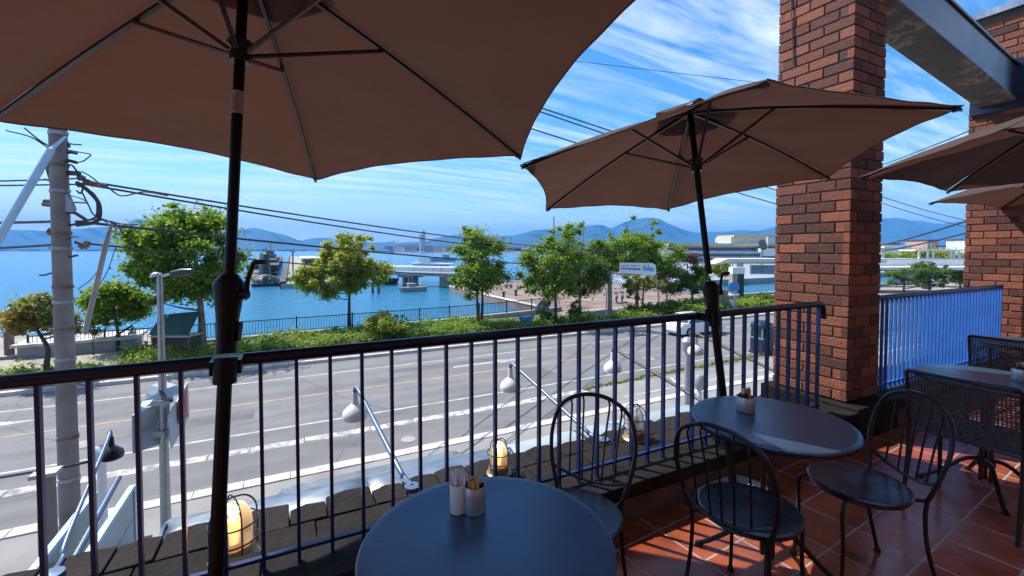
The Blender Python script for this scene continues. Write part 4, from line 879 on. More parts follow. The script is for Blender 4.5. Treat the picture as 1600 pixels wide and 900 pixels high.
# street lamp carrying the two signs
SP = onz(260, 847, STREET + .1); lamp = thing('street_lamp', 'slim grey street lamp with two folded traffic sign boards seen from behind', 'street lamp', SP)
Hl = 5.15
b = MB(); b.tube([(0, 0, 0), (0, 0, 2.2), (0, 0, Hl)], [.092, .072, .048], 16); b.lathe([(0, 0), (.18, 0), (.18, .02), (.12, .04), (0, .04)], n=20); b.build('pole', 'galv', lamp, smooth=True)
lt = SP + Vector((0, 0, Hl))
b = MB(); b.tube([lt - Vector((0, 0, .03)), lt + RT * .25 + Vector((0, 0, .04))], .025, 8); b.build('arm', 'galv', lamp, True, smooth=True)
hd = lt + RT * .42 + Vector((0, 0, .06)); b = MB(); b.lathe([(0, -.22), (.05, -.20), (.075, 0), (.05, .2), (0, .22)], hd, 14, RT * 1 + Vector((0, 0, .12))); b.build('lamp_head', 'black', lamp, True, smooth=True)
b = MB(); b.lathe([(0, .0), (.10, .0), (.06, .05), (0, .07)], lt + RT * -.08, 14, Vector((-.3, -.2, 1))); b.build('solar_cap', 'palepanel', lamp, True)
def sp_(px, py, Z): return onZ(px, py, Z)
Zs = 8.55
b = MB(); b.slabpoly([sp_(206, 650, 8.1), sp_(224, 627, 8.55), sp_(262, 622, 8.5), sp_(262, 690, 8.5), sp_(224, 704, 8.5), sp_(207, 709, 8.1)], FW * .05); sg = b.build('sign_board', 'palepanel', lamp, True)
b = MB(); b.slabpoly([sp_(262, 650, 8.25), sp_(292, 596, 9.3), sp_(294, 650, 9.3), sp_(266, 701, 8.25)], (RT * .04 - FW * .02)); sg2 = b.build('sign_board', 'palepanel', lamp, True)
b = MB(); b.slabpoly([sp_(279, 624, 8.62), sp_(292, 607, 9.02), sp_(293, 649, 9.02), sp_(280, 664, 8.62)], -FW * .006); b.build('red_panel', 'red', sg2, True, label='red printed panel on the right sign board')
b = MB()
for (x, y) in ((283, 634), (286, 641), (289, 630), (288, 646), (284, 648)): b.box(sp_(x, y, 8.60 + (x - 279) * .031), (.09, .02, .06), YAW + 1.0)
b.build('lettering', 'pwhite', sg2, True)
b = MB(); b.slabpoly([sp_(236, 602, 8.5), sp_(258, 608, 8.4), sp_(262, 622, 8.35), sp_(224, 626, 8.35)], FW * .3); b.build('sign_cap', 'palepanel', lamp, True)
for zq in (2.15, 2.75): b = MB(); b.box(SP + Vector((0, 0, zq)), (.24, .22, .11), YAW); b.build('clamp', 'grey', lamp, True)
b = MB(); b.tube(spline([sp_(250, 608, 8.4), sp_(256, 622, 8.3), sp_(268, 626, 8.2)], 5), .03, 6); b.build('cable', 'wire', lamp, True)

# projecting sign box at the lower left
ps = thing('projecting_sign', 'pale projecting sign box seen edge on at the lower left, teal at its foot', 'sign', (-1.38, 4.3, -1.8))
for x in (-1.26, -1.52):
    b = MB(); b.mm((x - .012, 3.5, -2.0), (x + .012, 4.98, -.60)); o_ = b.build('face_panel', 'palepanel', ps, True)
    b = MB(); b.mm((x - .022, 3.5, -2.02), (x + .022, 5.0, -1.98)); b.mm((x - .022, 4.97, -1.97), (x + .022, 5.01, -.57)); b.mm((x - .022, 3.5, -.60), (x + .022, 4.965, -.565)); b.build('frame', 'guard', ps, True)
b = MB(); b.mm((-1.49, 3.5, -1.96), (-1.29, 4.0, -.75)); b.build('inner_panel', 'teal', ps, True)
b = MB(); b.tube([(-1.38, 2.6, -.9), (-1.38, 5.1, -.52)], .024, 10); b.build('support_arm', 'armblue', ps, True, smooth=True)
for x in (-1.26, -1.52):
    b = MB()
    for zq in (-1.62, -1.22, -.86): b.mm((x - .016, 3.5, zq), (x + .016, 4.97, zq + .018))
    b.build('seam_strip', 'grey', ps, True)
b = MB(); b.mm((-1.18, 4.45, -1.6), (-1.0, 4.8, -.95)); b.mm((-1.24, 4.5, -1.3), (-1.18, 4.7, -1.2)); b.build('ballast_box', 'concrete', ps, True, bevel=.01)
# white capped post and grey post with cable by it
def simple_post(px, py, Zp, h, r, label, cap, name='bollard_post', m='white', cat='post'):
    p = onz(px, py, STREET + .1) if Zp is None else onZ(px, py, Zp)
    t = thing(name, label, cat, (p.x, p.y, STREET + .1)); zt = p.z - (STREET + .1) if Zp else h
    b = MB(); b.tube([(0, 0, 0), (0, 0, zt)], [r, r * .9], 14); b.build('shaft', m, t, smooth=True)
    b = MB()
    if cap == 'dome': b.lathe([(0, -.01), (r * 2.3, -.01), (r * 2.4, .06), (r * 1.3, .16), (0, .2)], (0, 0, zt), 18)
    elif cap == 'head': b.lathe([(0, -.02), (r * 1.5, -.02), (r * 2.0, .12), (r * 2.1, .34), (r * 1.2, .46), (0, .48)], (0, 0, zt), 16)
    else: b.box((0, 0, zt + .03), (r * 2.6, r * 2.2, .06))
    b.build('cap', {'dome': 'offwhite', 'head': 'grey', 'flat': 'grey'}[cap], t, smooth=cap != 'flat'); return t
simple_post(158, 712, 7.6, 2, .07, 'white post with a domed cap standing right of the utility pole', 'dome')
simple_post(72, 742, 6.9, 2, .12, 'weathered grey post with a flat cap at the lower left edge', 'flat', m='polec')
simple_post(1075, 548, 15.3, 3, .11, 'tall grey pavement post with a lamp like head left of the second umbrella pole', 'head', m='grey')
simple_post(1093, 607, 15.0, 2, .09, 'short pale post with a dark rounded head just left of the second umbrella pole', 'head', m='offwhite')
p = onZ(72, 738, 6.9); wirething([[onZ(-60, 756, 6.9), onZ(60, 736, 6.9), onZ(110, 728, 7.3), onZ(160, 716, 7.6), onZ(175, 713, 7.9)]], 'dark cable strung between the two short posts at the lower left', .018, 'post_cable')

# cars
def car(loc, rz, L_, W_, H_, paint, label, group=None, wagon=True):
    t = thing('parked_car', label, 'car', loc, rz, group)
    hw = W_ / 2; hood = .82; n = 1
    side = [(-L_ / 2, .35), (-L_ / 2 + .02, .62), (-L_ / 2 + .12, hood - .08), (-L_ / 2 + .85, hood + .04)] + [(L_ / 2 - .25, hood + .10), (L_ / 2 - .02, .70), (L_ / 2, .38), (L_ / 2 - .1, .22), (-L_ / 2 + .1, .22)]
    b = MB(); rows = []
    for s in (-1, -.96, .96, 1):
        k = .94 if abs(s) == 1 else 1.0; rows.append([(x * (1 if abs(s) < 1 else .985), s * hw, .22 + (z - .22) * k) for x, z in side])
    vs = [v for r_ in rows for v in r_]; m_ = len(side); fs = [tuple(range(m_)), tuple(range(3 * m_, 4 * m_))[::-1]]
    for r_ in range(3):
        for i in range(m_): fs.append((r_ * m_ + i, r_ * m_ + (i + 1) % m_, (r_ + 1) * m_ + (i + 1) % m_, (r_ + 1) * m_ + i))
    b.add(vs, fs); body = b.build('body', paint, t, smooth=False, bevel=.04)
    x0, x1, x2, x3 = -L_ / 2 + .85, -L_ / 2 + 1.55, L_ / 2 - .35, L_ / 2 - .12
    if not wagon: x2, x3 = L_ / 2 - 1.25, L_ / 2 - .65
    zb, zt = hood + .03, H_
    def gh(x, z, s, k): return (x, s * hw * k, z)
    b = MB(); rows = []
    for s in (-1, 1):
        rows.append([gh(x0, zb, s, .93), gh(x1, zt - .03, s, .80), gh((x1 + x2) / 2, zt, s, .80), gh(x2, zt - .03, s, .80), gh(x3, zb, s, .93)])
    vs = rows[0] + rows[1]; b.add(vs, [(0, 1, 2, 3, 4), (9, 8, 7, 6, 5), (0, 5, 6, 1), (3, 8, 9, 4), (0, 4, 9, 5), (1, 6, 7, 2), (2, 7, 8, 3)]); b.build('windows', 'glass', t, bevel=.03)
    b = MB(); vs = []
    for s in (-1, -.5, 0, .5, 1):
        for (x, z) in ((x1 - .04, zt - .02), (x1 + .2, zt + .015), ((x1 + x2) / 2, zt + .03), (x2 - .15, zt + .015), (x2 + .03, zt - .02)): vs.append((x, s * hw * .82, z + .012 * (1 - s * s)))
    fs = [(i * 5 + j, i * 5 + j + 1, i * 5 + j + 6, i * 5 + j + 5) for i in range(4) for j in range(4)]; b.add(vs, fs); ro = b.build('roof', paint, t, smooth=True); so_ = ro.modifiers.new('solid', 'SOLIDIFY'); so_.thickness = .035
    b = MB()
    for s in (-1, 1):
        for (xa, xb, xc) in ((x0, x1, .0), (x3, x2, .0)): b.tube([(xa, s * hw * .93, zb), (xb, s * hw * .81, zt - .02)], .03, 6)
        b.tube([((x1 + x2) / 2, s * hw * .935, zb), ((x1 + x2) / 2, s * hw * .81, zt)], .03, 6); b.box((x0 + .35, s * hw * 1.08, zb + .12), (.10, .18, .12))
    b.build('pillars', paint, t)
    for s in (-1, 1):
        b = MB(); b.box((-L_ / 2 + .03, s * hw * .72, .62), (.1, .34, .15)); b.build('headlight', 'lampwhite', t, bevel=.02)
        for x in (-L_ / 2 + .85, L_ / 2 - .8):
            b = MB(); b.lathe([(0, -.1), (.22, -.1), (.31, -.08), (.32, 0), (.31, .08), (.22, .1), (0, .1)], (x, s * (hw - .06), .32), 24, (0, 1, 0)); w_ = b.build('wheel', 'rubber', t, smooth=True)
            b = MB(); b.lathe([(0, .0), (.19, 0), (.2, .012), (0, .02)], (x, s * (hw + .045), .32), 20, (0, s, 0)); b.build('rim', 'galv', w_, smooth=True)
    b = MB()
    for k in (-.3, .25): b.tube([(x0 + .06, k - .25, zb + .05), (x0 + .3, k + .2, zb + .24)], .008, 5)
    b.build('wiper', 'rubber', t)
    return t
car((0.85, 7.55, STREET + .10), 0.0, 5.0, 1.75, 1.62, 'carsilver', 'silver blue estate car parked below the slab ledge, nose to the left')
car((24.9, 21.3, STREET), math.radians(180), 4.3, 1.7, 1.42, 'carwhite', 'white car with dark windows on the far lane, seen through the railing', wagon=False)
# blue booth on the pavement
bp_ = onz(1190, 552, STREET); bt = thing('roadside_booth', 'dark blue roadside booth with a rounded roof seen through the railing by the pillar', 'booth', bp_, YAW + .3)
b = MB(); b.box((0, 0, .5), (.85, .8, .7)); b.box((0, 0, .07), (.95, .9, .14)); b.build('base', 'boothblue', bt, bevel=.03)
b = MB(); b.box((0, 0, 1.15), (.75, .7, .6)); b.build('glazing', 'glass', bt)
b = MB()
for a in (-1, 1):
    for c_ in (-1, 1): b.box((a * .39, c_ * .37, 1.15), (.07, .07, .62))
b.box((0, 0, .88), (.9, .86, .06)); b.build('frame', 'teal', bt)
b = MB(); b.lathe([(.58, 0), (.58, .12), (.5, .26), (.3, .36), (0, .4)], (0, 0, 1.46), 24); b.build('roof', 'boothblue', bt, smooth=True)
b = MB(); b.box((-.62, -.1, 1.25), (.35, .5, .7)); b.build('side_box', 'boothblue', bt, bevel=.02)

# ---- sea fence in panels: posts plus one mesh of pickets each
def fence_panel(p, q, first, label):
    t = thing('fence_panel', label, 'fence', ((p[0] + q[0]) / 2, (p[1] + q[1]) / 2, -3.85), 0, 'black picket fence panels along the sea wall')
    P, Q = Vector((*p, -3.85)), Vector((*q, -3.85)); n = max(2, int((Q - P).length / .16))
    b = MB()
    for i in range(1, n): a = P.lerp(Q, i / n); b.mm((a.x - .011, a.y - .011, a.z + .12), (a.x + .011, a.y + .011, a.z + .92))
    b.build('pickets', 'navytop', t, True)
    b = MB(); b.tube([P + Vector((0, 0, .93)), Q + Vector((0, 0, .93))], .028, 4); b.build('top_rail', 'navytop', t, True)
    b = MB(); b.tube([P + Vector((0, 0, .12)), Q + Vector((0, 0, .12))], .018, 4); b.build('bottom_rail', 'navytop', t, True)
    b = MB(); b.mm((P.x - .04, P.y - .04, P.z), (P.x + .04, P.y + .04, P.z + 1.05)); b.build('post', 'navytop', t, True)
for (x0, y0), (x1, y1) in zip(SEAW[1:], SEAW[2:]):
    n = max(1, round(math.hypot(x1 - x0, y1 - y0) / 2.9))
    for i in range(n):
        if x0 + (x1 - x0) * i / n > -12.1:
            fence_panel((x0 + (x1 - x0) * i / n, y0 + (y1 - y0) * i / n), (x0 + (x1 - x0) * (i + 1) / n, y0 + (y1 - y0) * (i + 1) / n), 0, 'black picket fence panel on the sea wall between the hedge and the water')
t = thing('gate_post', 'rusty brown square post at the left edge of the sea fence', 'post', onz(15, 555, -3.9)); b = MB(); b.box((0, 0, .6), (.3, .3, 1.3)); b.box((0, 0, 1.28), (.38, .38, .1)); b.build('shaft', 'rust', t, bevel=.02)

# ---- trees
def leaves_mesh(centers, radii, n, size, rs, flat=1.0, up=.35):
    centers = np.array(centers, float); radii = np.array(radii, float); w = radii ** 2; idx = rs.choice(len(centers), n, p=w / w.sum())
    d = rs.normal(size=(n, 3)); d /= np.linalg.norm(d, axis=1)[:, None]; rr = np.minimum(np.abs(rs.normal(size=n)) * .62, 1.7)
    pos = centers[idx] + d * (rr * radii[idx])[:, None] * np.array([1, 1, flat])
    nrm = rs.normal(size=(n, 3)); nrm[:, 2] = np.abs(nrm[:, 2]) + up; nrm += d * .5; nrm /= np.linalg.norm(nrm, axis=1)[:, None]
    a = rs.normal(size=(n, 3)); u = np.cross(nrm, a); u /= np.linalg.norm(u, axis=1)[:, None]; v = np.cross(nrm, u)
    s = size * rs.uniform(.6, 1.35, n)[:, None]; u = u * s; v = v * s * .62
    V = np.stack([pos - u, pos + v * 1.0 + u * .1, pos + u, pos - v + u * .1], 1).reshape(-1, 3)
    V[1::4, 2] -= 0
    return V.tolist(), [(i * 4, i * 4 + 1, i * 4 + 2, i * 4 + 3) for i in range(n)]
def tree(name, label, base, crown, n, leaf='leaf', bark='bark', size=.13, seed=1, tr=.16, stems=1, clumps=60, cr=.26, top=None, extra=None, lean=(0, 0), group=None, flat=.8):
    """crown: list of (dx along view right, dz centre, rx, rz) lobes relative to the base"""
    rs = np.random.RandomState(seed); r = random.Random(seed); base = Vector(base)
    n = int(n * 2.3); clumps = int(clumps * 1.7); size *= .86; cr *= 1.12
    dd_ = base - EYE; cosv = max(.6, dd_.dot(FW) / math.hypot(dd_.x, dd_.y)); crown = [(dx * cosv, dz, rx * (.5 + .5 * cosv) if cosv < .9 else rx, rz) for dx, dz, rx, rz in crown]
    t = thing(name, label, 'tree' if 'shrub' not in name else 'shrub', base, group=group)
    H0 = Vector((RT.x, RT.y, 0)); F0 = Vector((FW.x, FW.y, 0)).normalized()
    cs = []; rd = []; lob = []
    tot = sum(rx * rx * rz for _, _, rx, rz in crown)
    for (dx, dz, rx, rz) in crown:
        k = max(4, int(clumps * rx * rx * rz / tot)); c0 = H0 * dx + Vector((0, 0, dz)); lob.append((c0, rx, rz))
        for i in range(k):
            d = Vector(rs.normal(size=3)); d.normalize(); q = r.uniform(.35, 1.0) ** .6
            cs.append(c0 + H0 * (d.x * rx * q * .86) + F0 * (d.y * rx * q * .86) + Vector((0, 0, d.z * rz * q * .86))); rd.append(min(rx, rz) * r.uniform(cr * .7, cr * 1.3))
    keep = [i for i in range(len(cs)) if math.sin(cs[i].x * 2.1 + seed) + math.sin(cs[i].z * 2.7 + seed * 2) + math.sin(cs[i].y * 1.9) > -1.15]
    cs = [cs[i] + Vector((r.uniform(-.2, .2), r.uniform(-.2, .2), r.uniform(-.15, .15))) for i in keep]; rd = [rd[i] * r.choice((.55, .8, 1.0, 1.25)) for i in keep]
    V, Fc = leaves_mesh(cs, rd, n, size, rs, flat)
    me = bpy.data.meshes.new('crown'); me.from_pydata(V, [], Fc); me.materials.append(M[leaf]); o = bpy.data.objects.new('crown', me); C.objects.link(o); o.parent = t
    if extra:
        sel = [i for i, c in enumerate(cs) if extra[1](c)]
        if sel:
            V, Fc = leaves_mesh([cs[i] for i in sel], [rd[i] * 1.08 for i in sel], extra[2], size, rs, flat); me = bpy.data.meshes.new('crown'); me.from_pydata(V, [], Fc); me.materials.append(M[extra[0]]); o = bpy.data.objects.new('crown', me); C.objects.link(o); o.parent = t; o['label'] = 'tinted leaves'
    zmin = min(c0.z - rz for c0, rx, rz in lob); ztop = max(c0.z + rz for c0, rx, rz in lob); b = MB(); fork = max(.5, zmin * .85)
    for s in range(stems):
        a = 2 * PI * s / stems + .5; off = Vector((math.cos(a), math.sin(a), 0)) * (tr * .7 if stems > 1 else 0)
        tc_ = lob[s % len(lob)][0]; topp = Vector((tc_.x * .8, tc_.y * .8, ztop * .86)) if stems == 1 else Vector((tc_.x + off.x * 4, tc_.y + off.y * 4, ztop * .8))
        mid = off * (1.2 if stems == 1 else 3) + Vector((lean[0] * H0.x, lean[0] * H0.y, fork))
        stem = spline([off * .8 + Vector((0, 0, -.1)), off * .9 + mid * .4, mid, mid.lerp(topp, .5) + Vector((r.uniform(-.15, .15), r.uniform(-.15, .15), 0)), topp], 5); m_ = len(stem)
        b.tube(stem, [tr * (1.25 if i == 0 else 1) * (1 - .82 * i / m_) for i in range(m_)], 8)
        pick = r.sample(cs, min(len(cs), 15 // stems + 4))
        for c in pick:
            k = min(range(m_ // 3, m_), key=lambda i: (stem[i] - c).length + abs(stem[i].z - (c.z - .25 * (c - stem[i]).length)) ); p0 = stem[k]
            mid2 = p0.lerp(c, .5) + Vector((0, 0, -.10 * (c - p0).length)); rr = tr * (1 - .82 * k / m_) * .5
            b.tube(arc(p0, mid2, c, 6), [rr * (1 - .8 * i / 6) for i in range(7)], 5)
    b.build('trunk', bark, t, smooth=True); return t
G = 'broadleaf trees along the waterfront'
def tb(px, py, z=-4.0): p = onz(px, py, z); return (p.x, p.y, z)
tree('broadleaf_tree', 'large bright green tree behind the first umbrella pole, tallest on the waterfront', tb(316, 548), [(-1.0, 5.2, 3.3, 2.8), (-.9, 7.5, 1.9, 1.3), (-3.1, 3.7, 2.0, 1.4), (1.5, 3.5, 1.6, 1.4)], 19000, 'leaf', 'palebark', .125, 11, .26, clumps=110, cr=.22, group=G)
tree('broadleaf_tree', 'bushy low green tree between the utility pole and the largest tree', tb(185, 548), [(-.1, 2.7, 1.8, 1.35), (-.9, 2.1, 1.1, .9)], 5500, 'leaf', 'bark', .12, 12, .13, clumps=50, cr=.3, group=G)
tree('ornamental_tree', 'spreading low tree with orange brown tinted leaves left of the utility pole', tb(72, 588), [(-.7, 2.75, 1.5, .7), (.6, 3.0, 1.1, .8), (-1.7, 2.3, .8, .6), (.9, 2.2, .9, .7)], 5200, 'leafo', 'bark', .085, 13, .14, clumps=60, cr=.34, group=G, lean=(.1, 0), extra=('leafr', lambda c: c.dot(Vector((RT.x, RT.y, 0))) < .1 and c.z < 2.9, 2600))
tree('broadleaf_tree', 'yellow green airy tree standing alone in front of the bridge and bay', tb(546, 514), [(.3, 5.1, 2.7, 1.5), (-1.2, 3.6, 2.7, 1.6), (1.2, 3.7, 2.1, 1.5), (.2, 6.1, 1.7, 1.0)], 24000, 'leafy', 'bark', .10, 14, .15, clumps=150, cr=.26, group=G)
tree('broadleaf_tree', 'dense upright green tree with forked stems at the inner corner of the quay', tb(750, 507), [(0, 4.6, 2.4, 2.5), (-.1, 6.5, 1.6, 1.2), (-1.0, 3.4, 1.5, 1.4), (1.1, 3.8, 1.5, 1.4)], 11500, 'leaf', 'bark', .115, 15, .15, stems=2, clumps=80, cr=.25, group=G)
tree('broadleaf_tree', 'green tree with a dark straight trunk beside the grey sculpture', tb(868, 503), [(-.2, 4.1, 2.9, 2.3), (.6, 6.5, 1.9, 1.6), (-1.8, 3.0, 1.5, 1.4)], 15000, 'leaf', 'bark', .115, 16, .17, clumps=75, cr=.26, group=G)
tree('broadleaf_tree', 'rounded dark green tree over the path right of the sculpture', tb(906, 488), [(.2, 3.7, 3.0, 2.4), (1.0, 5.4, 2.0, 1.5)], 12000, 'leafd', 'bark', .12, 17, .15, clumps=70, cr=.27, group=G)
tree('broadleaf_tree', 'tall irregular green tree rising behind the white banner', tb(995, 478), [(-1.4, 5.0, 3.6, 2.6), (.4, 7.4, 1.9, 1.9), (2.4, 5.5, 2.7, 2.2), (-3.8, 4.9, 2.3, 2.0), (-1.8, 6.9, 1.3, 1.2)], 23000, 'leaf', 'bark', .13, 18, .2, clumps=95, cr=.24, group=G)
tree('ornamental_tree', 'thin olive green tree beneath the white banner', tb(1004, 490), [(.0, 2.6, 2.0, 1.0), (-.9, 1.9, .9, .7)], 3600, 'leafo', 'palebark', .10, 19, .15, clumps=40, cr=.28, group=G)
tree('broadleaf_tree', 'compact green tree just left of the second umbrella pole', tb(1082, 480), [(.2, 2.9, 2.1, 1.5), (-.8, 2.2, 1.2, .9), (1.4, 3.2, 1.2, 1.3)], 7000, 'leafd', 'bark', .12, 20, .14, clumps=60, cr=.28, group=G)
tree('small_broadleaf_tree', 'small tree between the banner post and the compact green tree', tb(1042, 480), [(.0, 2.6, 1.5, 1.5)], 3000, 'leafo', 'bark', .11, 21, .10, clumps=32, cr=.3, group=G)
tree('flowering_shrub', 'rounded light green shrub rising from the hedge in the middle of the bay', tb(610, 528), [(-.1, .95, 1.35, .85), (.7, .8, .7, .7)], 3600, 'leafy', 'bark', .075, 22, .05, stems=3, clumps=40, cr=.3)
tree('clipped_shrub', 'dark cone shaped shrub on the path right of the sculpture', tb(903, 503), [(0, .75, .75, .75), (0, 1.3, .45, .5)], 2200, 'leafd', 'bark', .07, 23, .05, clumps=26, cr=.35)
tree('round_shrub', 'dark round clipped shrub at the foot of the tree by the sculpture', tb(856, 506), [(0, .45, .85, .5)], 1800, 'leafd', 'bark', .06, 24, .05, clumps=24, cr=.35)
tree('sapling_shrub', 'tiny leafy sapling in front of the sandy slip left of the largest tree', tb(146, 556), [(0, 1.5, .45, .6)], 700, 'leaf', 'bark', .07, 25, .03, clumps=12, cr=.4)
tree('low_shrub', 'dark low evergreen shrubs in front of the compact tree', tb(1060, 492), [(0, .6, 2.1, .7), (2.2, .5, 1.3, .6), (-2.0, .5, 1.2, .55)], 4200, 'leafd', 'bark', .09, 26, .05, clumps=50, cr=.4)
GP = 'clipped pines beyond the far railing'
tree('pine_tree', 'broad cushion pruned pine behind the blue railing', tuple(onz(1412, 458, -4.0)), [(.2, 2.6, 2.6, .8), (-1.0, 1.7, 1.8, .7), (1.8, 1.6, 1.6, .8)], 6500, 'pine', 'bark', .09, 31, .18, clumps=60, cr=.5, flat=.6)
tree('pine_tree', 'taller dark pine in the middle of the gap between the pillars', tuple(onz(1452, 456, -4.0)), [(.2, 3.0, 2.6, 1.1), (2.2, 2.8, 1.7, 1.0), (.8, 1.4, 2.8, .8)], 7000, 'leafd', 'bark', .10, 32, .2, clumps=60, cr=.35, flat=.7)
tree('pine_tree', 'light green feathery tree next to the second brick pillar', tuple(onz(1500, 452, -4.0)), [(.2, 2.0, 2.2, 1.3), (1.8, 2.4, 1.6, 1.4)], 4500, 'leafy', 'bark', .11, 33, .15, clumps=40, cr=.35)
tree('broadleaf_tree', 'bright shrubby tree on the far canal bank beside the near brick pillar', (74, 57, -4.0), [(0, 2.0, 2.4, 1.8)], 2600, 'leafy', 'bark', .2, 34, .15, clumps=34, cr=.35)
# hedge / ground cover (stuff)
def hedge(name, pts, n, m, size, seed, h=.35, w=1.6):
    rs = np.random.RandomState(seed); cs = []; rd = []
    for (x0, y0), (x1, y1) in zip(pts, pts[1:]):
        k = int(math.hypot(x1 - x0, y1 - y0) * 9.0)
        for i in range(k):
            f = rs.uniform(); cs.append((x0 + (x1 - x0) * f + rs.normal() * .15, y0 + (y1 - y0) * f + rs.uniform(-w, w), -3.95 + rs.uniform(.0, h))); rd.append(rs.uniform(.35, .62))
    V, Fc = leaves_mesh(cs, rd, n, size, rs, .75, .8); me = bpy.data.meshes.new(name); me.from_pydata(V, [], Fc); me.materials.append(M[m]); o = bpy.data.objects.new(name, me); C.objects.link(o); props(o, kind='stuff')
hedge('clipped_hedge', [(-6.8, 27.6), (0, 28.2), (6, 28.6), (12, 28.4), (19, 27.4)], 50000, 'grass', .065, 41, .20, 1.15)
hedge('dark_ground_cover', [(-7.5, 29.8), (0, 30.3), (8, 30.9), (14, 31.2)], 14000, 'leaf', .085, 42, .25, .8)
hedge('roadside_hedge', [(19, 27.0), (30, 27.4), (44, 28.5)], 20000, 'grass', .10, 43, .4, 1.1)
hedge('back_hedge', [(26, 29), (36, 30.5), (50, 31)], 16000, 'leafd', .11, 44, .5, 1.0)
hedge('left_ground_cover', [(-16, 26.4), (-9.5, 26.3), (-7, 26.6)], 8000, 'leaf', .08, 45, .2, .6)
rs = np.random.RandomState(50); cs = [(10.9 + i * .22, 14.75 + (i * .22) * .035 + rs.normal() * .05, -4.17) for i in range(140)]; V, Fc = leaves_mesh(cs, [.16] * 140, 6000, .05, rs, .5, .5)
me = bpy.data.meshes.new('median_grass'); me.from_pydata(V, [], Fc); me.materials.append(M['grass']); o = bpy.data.objects.new('median_grass', me); C.objects.link(o); props(o, kind='stuff')

rs = np.random.RandomState(77); cs = []; rd = []
for i in range(130):
    p = onZ(rs.uniform(885, 1045), 391, rs.uniform(130, 235)); cs.append((p.x, p.y, -4.2 + rs.uniform(.5, 4.4) * (1 if p.x < 400 else 1))); rd.append(rs.uniform(1.6, 3.2))
V, Fc = leaves_mesh(cs, rd, 8000, .5, rs, .7, .5); me = bpy.data.meshes.new('park_greenery'); me.from_pydata(V, [], Fc); me.materials.append(M['leaf']); o = bpy.data.objects.new('park_greenery', me); C.objects.link(o); props(o, kind='stuff')
# blue object in the hedge, kiosk, wooden prop by the slip
q = onz(823, 509, -4.0); t = thing('blue_planter', 'small bright blue box lying in the hedge behind the railing', 'box', q, .35)
b = MB(); b.box((0, 0, .55), (1.1, .5, .22)); b.box((0, 0, .68), (1.2, .58, .06)); b.box((0, 0, .2), (.9, .4, .4)); b.build('body', 'bluebin', t, bevel=.03)
q = onz(277, 552, -4.0); kt = thing('kiosk', 'dark green canopied kiosk behind the trunk of the largest tree', 'kiosk', q, YAW - PI / 2)
M['tealcloth'] = mat('dark_teal_awning', (0.02, 0.07, 0.065), 0.7, var=.4, vscale=2)
b = MB(); b.box((0, 0, .5), (1.9, .9, .9)); b.build('counter', 'darkkerb', kt, bevel=.02)
b = MB(); b.box((0, 0, 1.0), (2.1, 1.1, .08)); b.build('counter_top', 'kerb', kt)
b = MB(); b.slabpoly([(-1.05, -.6, 1.1), (1.05, -.6, 1.1), (1.05, .3, 2.2), (-1.05, .3, 2.0)], (0, .05, .03)); b.build('canopy', 'tealcloth', kt)
for sx_ in (-1, 1):
    for sy_ in (-.45, .45):
        b = MB(); b.box((sx_ * .95, sy_, .55), (.07, .07, 1.1)); b.build('leg', 'rust', kt)
q = onz(195, 556, -4.0); t = thing('timber_prop', 'weathered slanting timber stay with a small painted board near the sandy slip', 'prop', q)
b = MB(); b.tube([onZ(140, 552, 24), onZ(207, 508, 25)], .06, 6); b.tube([onZ(186, 550, 25), onZ(208, 511, 25)], .04, 6); b.build('stay', 'bark', t, True)
b = MB(); b.slabpoly([onZ(197, 533, 25.2), onZ(206, 511, 25.2), onZ(211, 512, 25.6), onZ(209, 548, 25.6), onZ(196, 548, 25.2)], FW * .06); b.build('board', 'palepanel', t, True)
q = onz(170, 556, -4.0); t = thing('slip_shelter', 'low flat roofed concrete shelter on the sandy slip behind the small tree', 'shelter', (q.x - 1.6, q.y + 2.2, -4.5), .05)
b = MB(); b.box((0, 0, .55), (4.6, 2.0, 1.1)); b.build('wall', 'concrete', t); b = MB(); b.box((0, 0, 1.18), (5.0, 2.4, .14)); b.build('roof', 'kerb', t)
# sculpture
q = onz(850, 499, -4.0); sc = thing('metal_sculpture', 'curved grey metal sculpture with a ring on top, left of the dark tree trunk', 'sculpture', q, YAW - PI / 2)
b = MB()
for k in range(7):
    a = -.9 + k * .3; b.tube(spline([(-.75 + k * .12, .1 * k - .3, .45), (-.62 + k * .17, .05 * k - .2, 1.05), (-.25 + k * .13, 0, 1.45), (.25 + k * .04, 0, 1.5)], 5), .075, 6)
b.build('ribbed_body', 'galv', sc, smooth=True)
b = MB(); b.lathe([(.14, -.04), (.22, -.04), (.25, 0), (.22, .04), (.14, .04), (.14, -.04)], (.15, -.25, 1.62), 20, (.1, 1, .2)); b.build('ring', 'galv', sc, smooth=True)
b = MB()
for x in (-.35, .15, .35): b.tube([(x, 0, 1.1), (x + .05, 0, 0)], [.08, .05], 8)
b.build('legs', 'grey', sc, smooth=True)
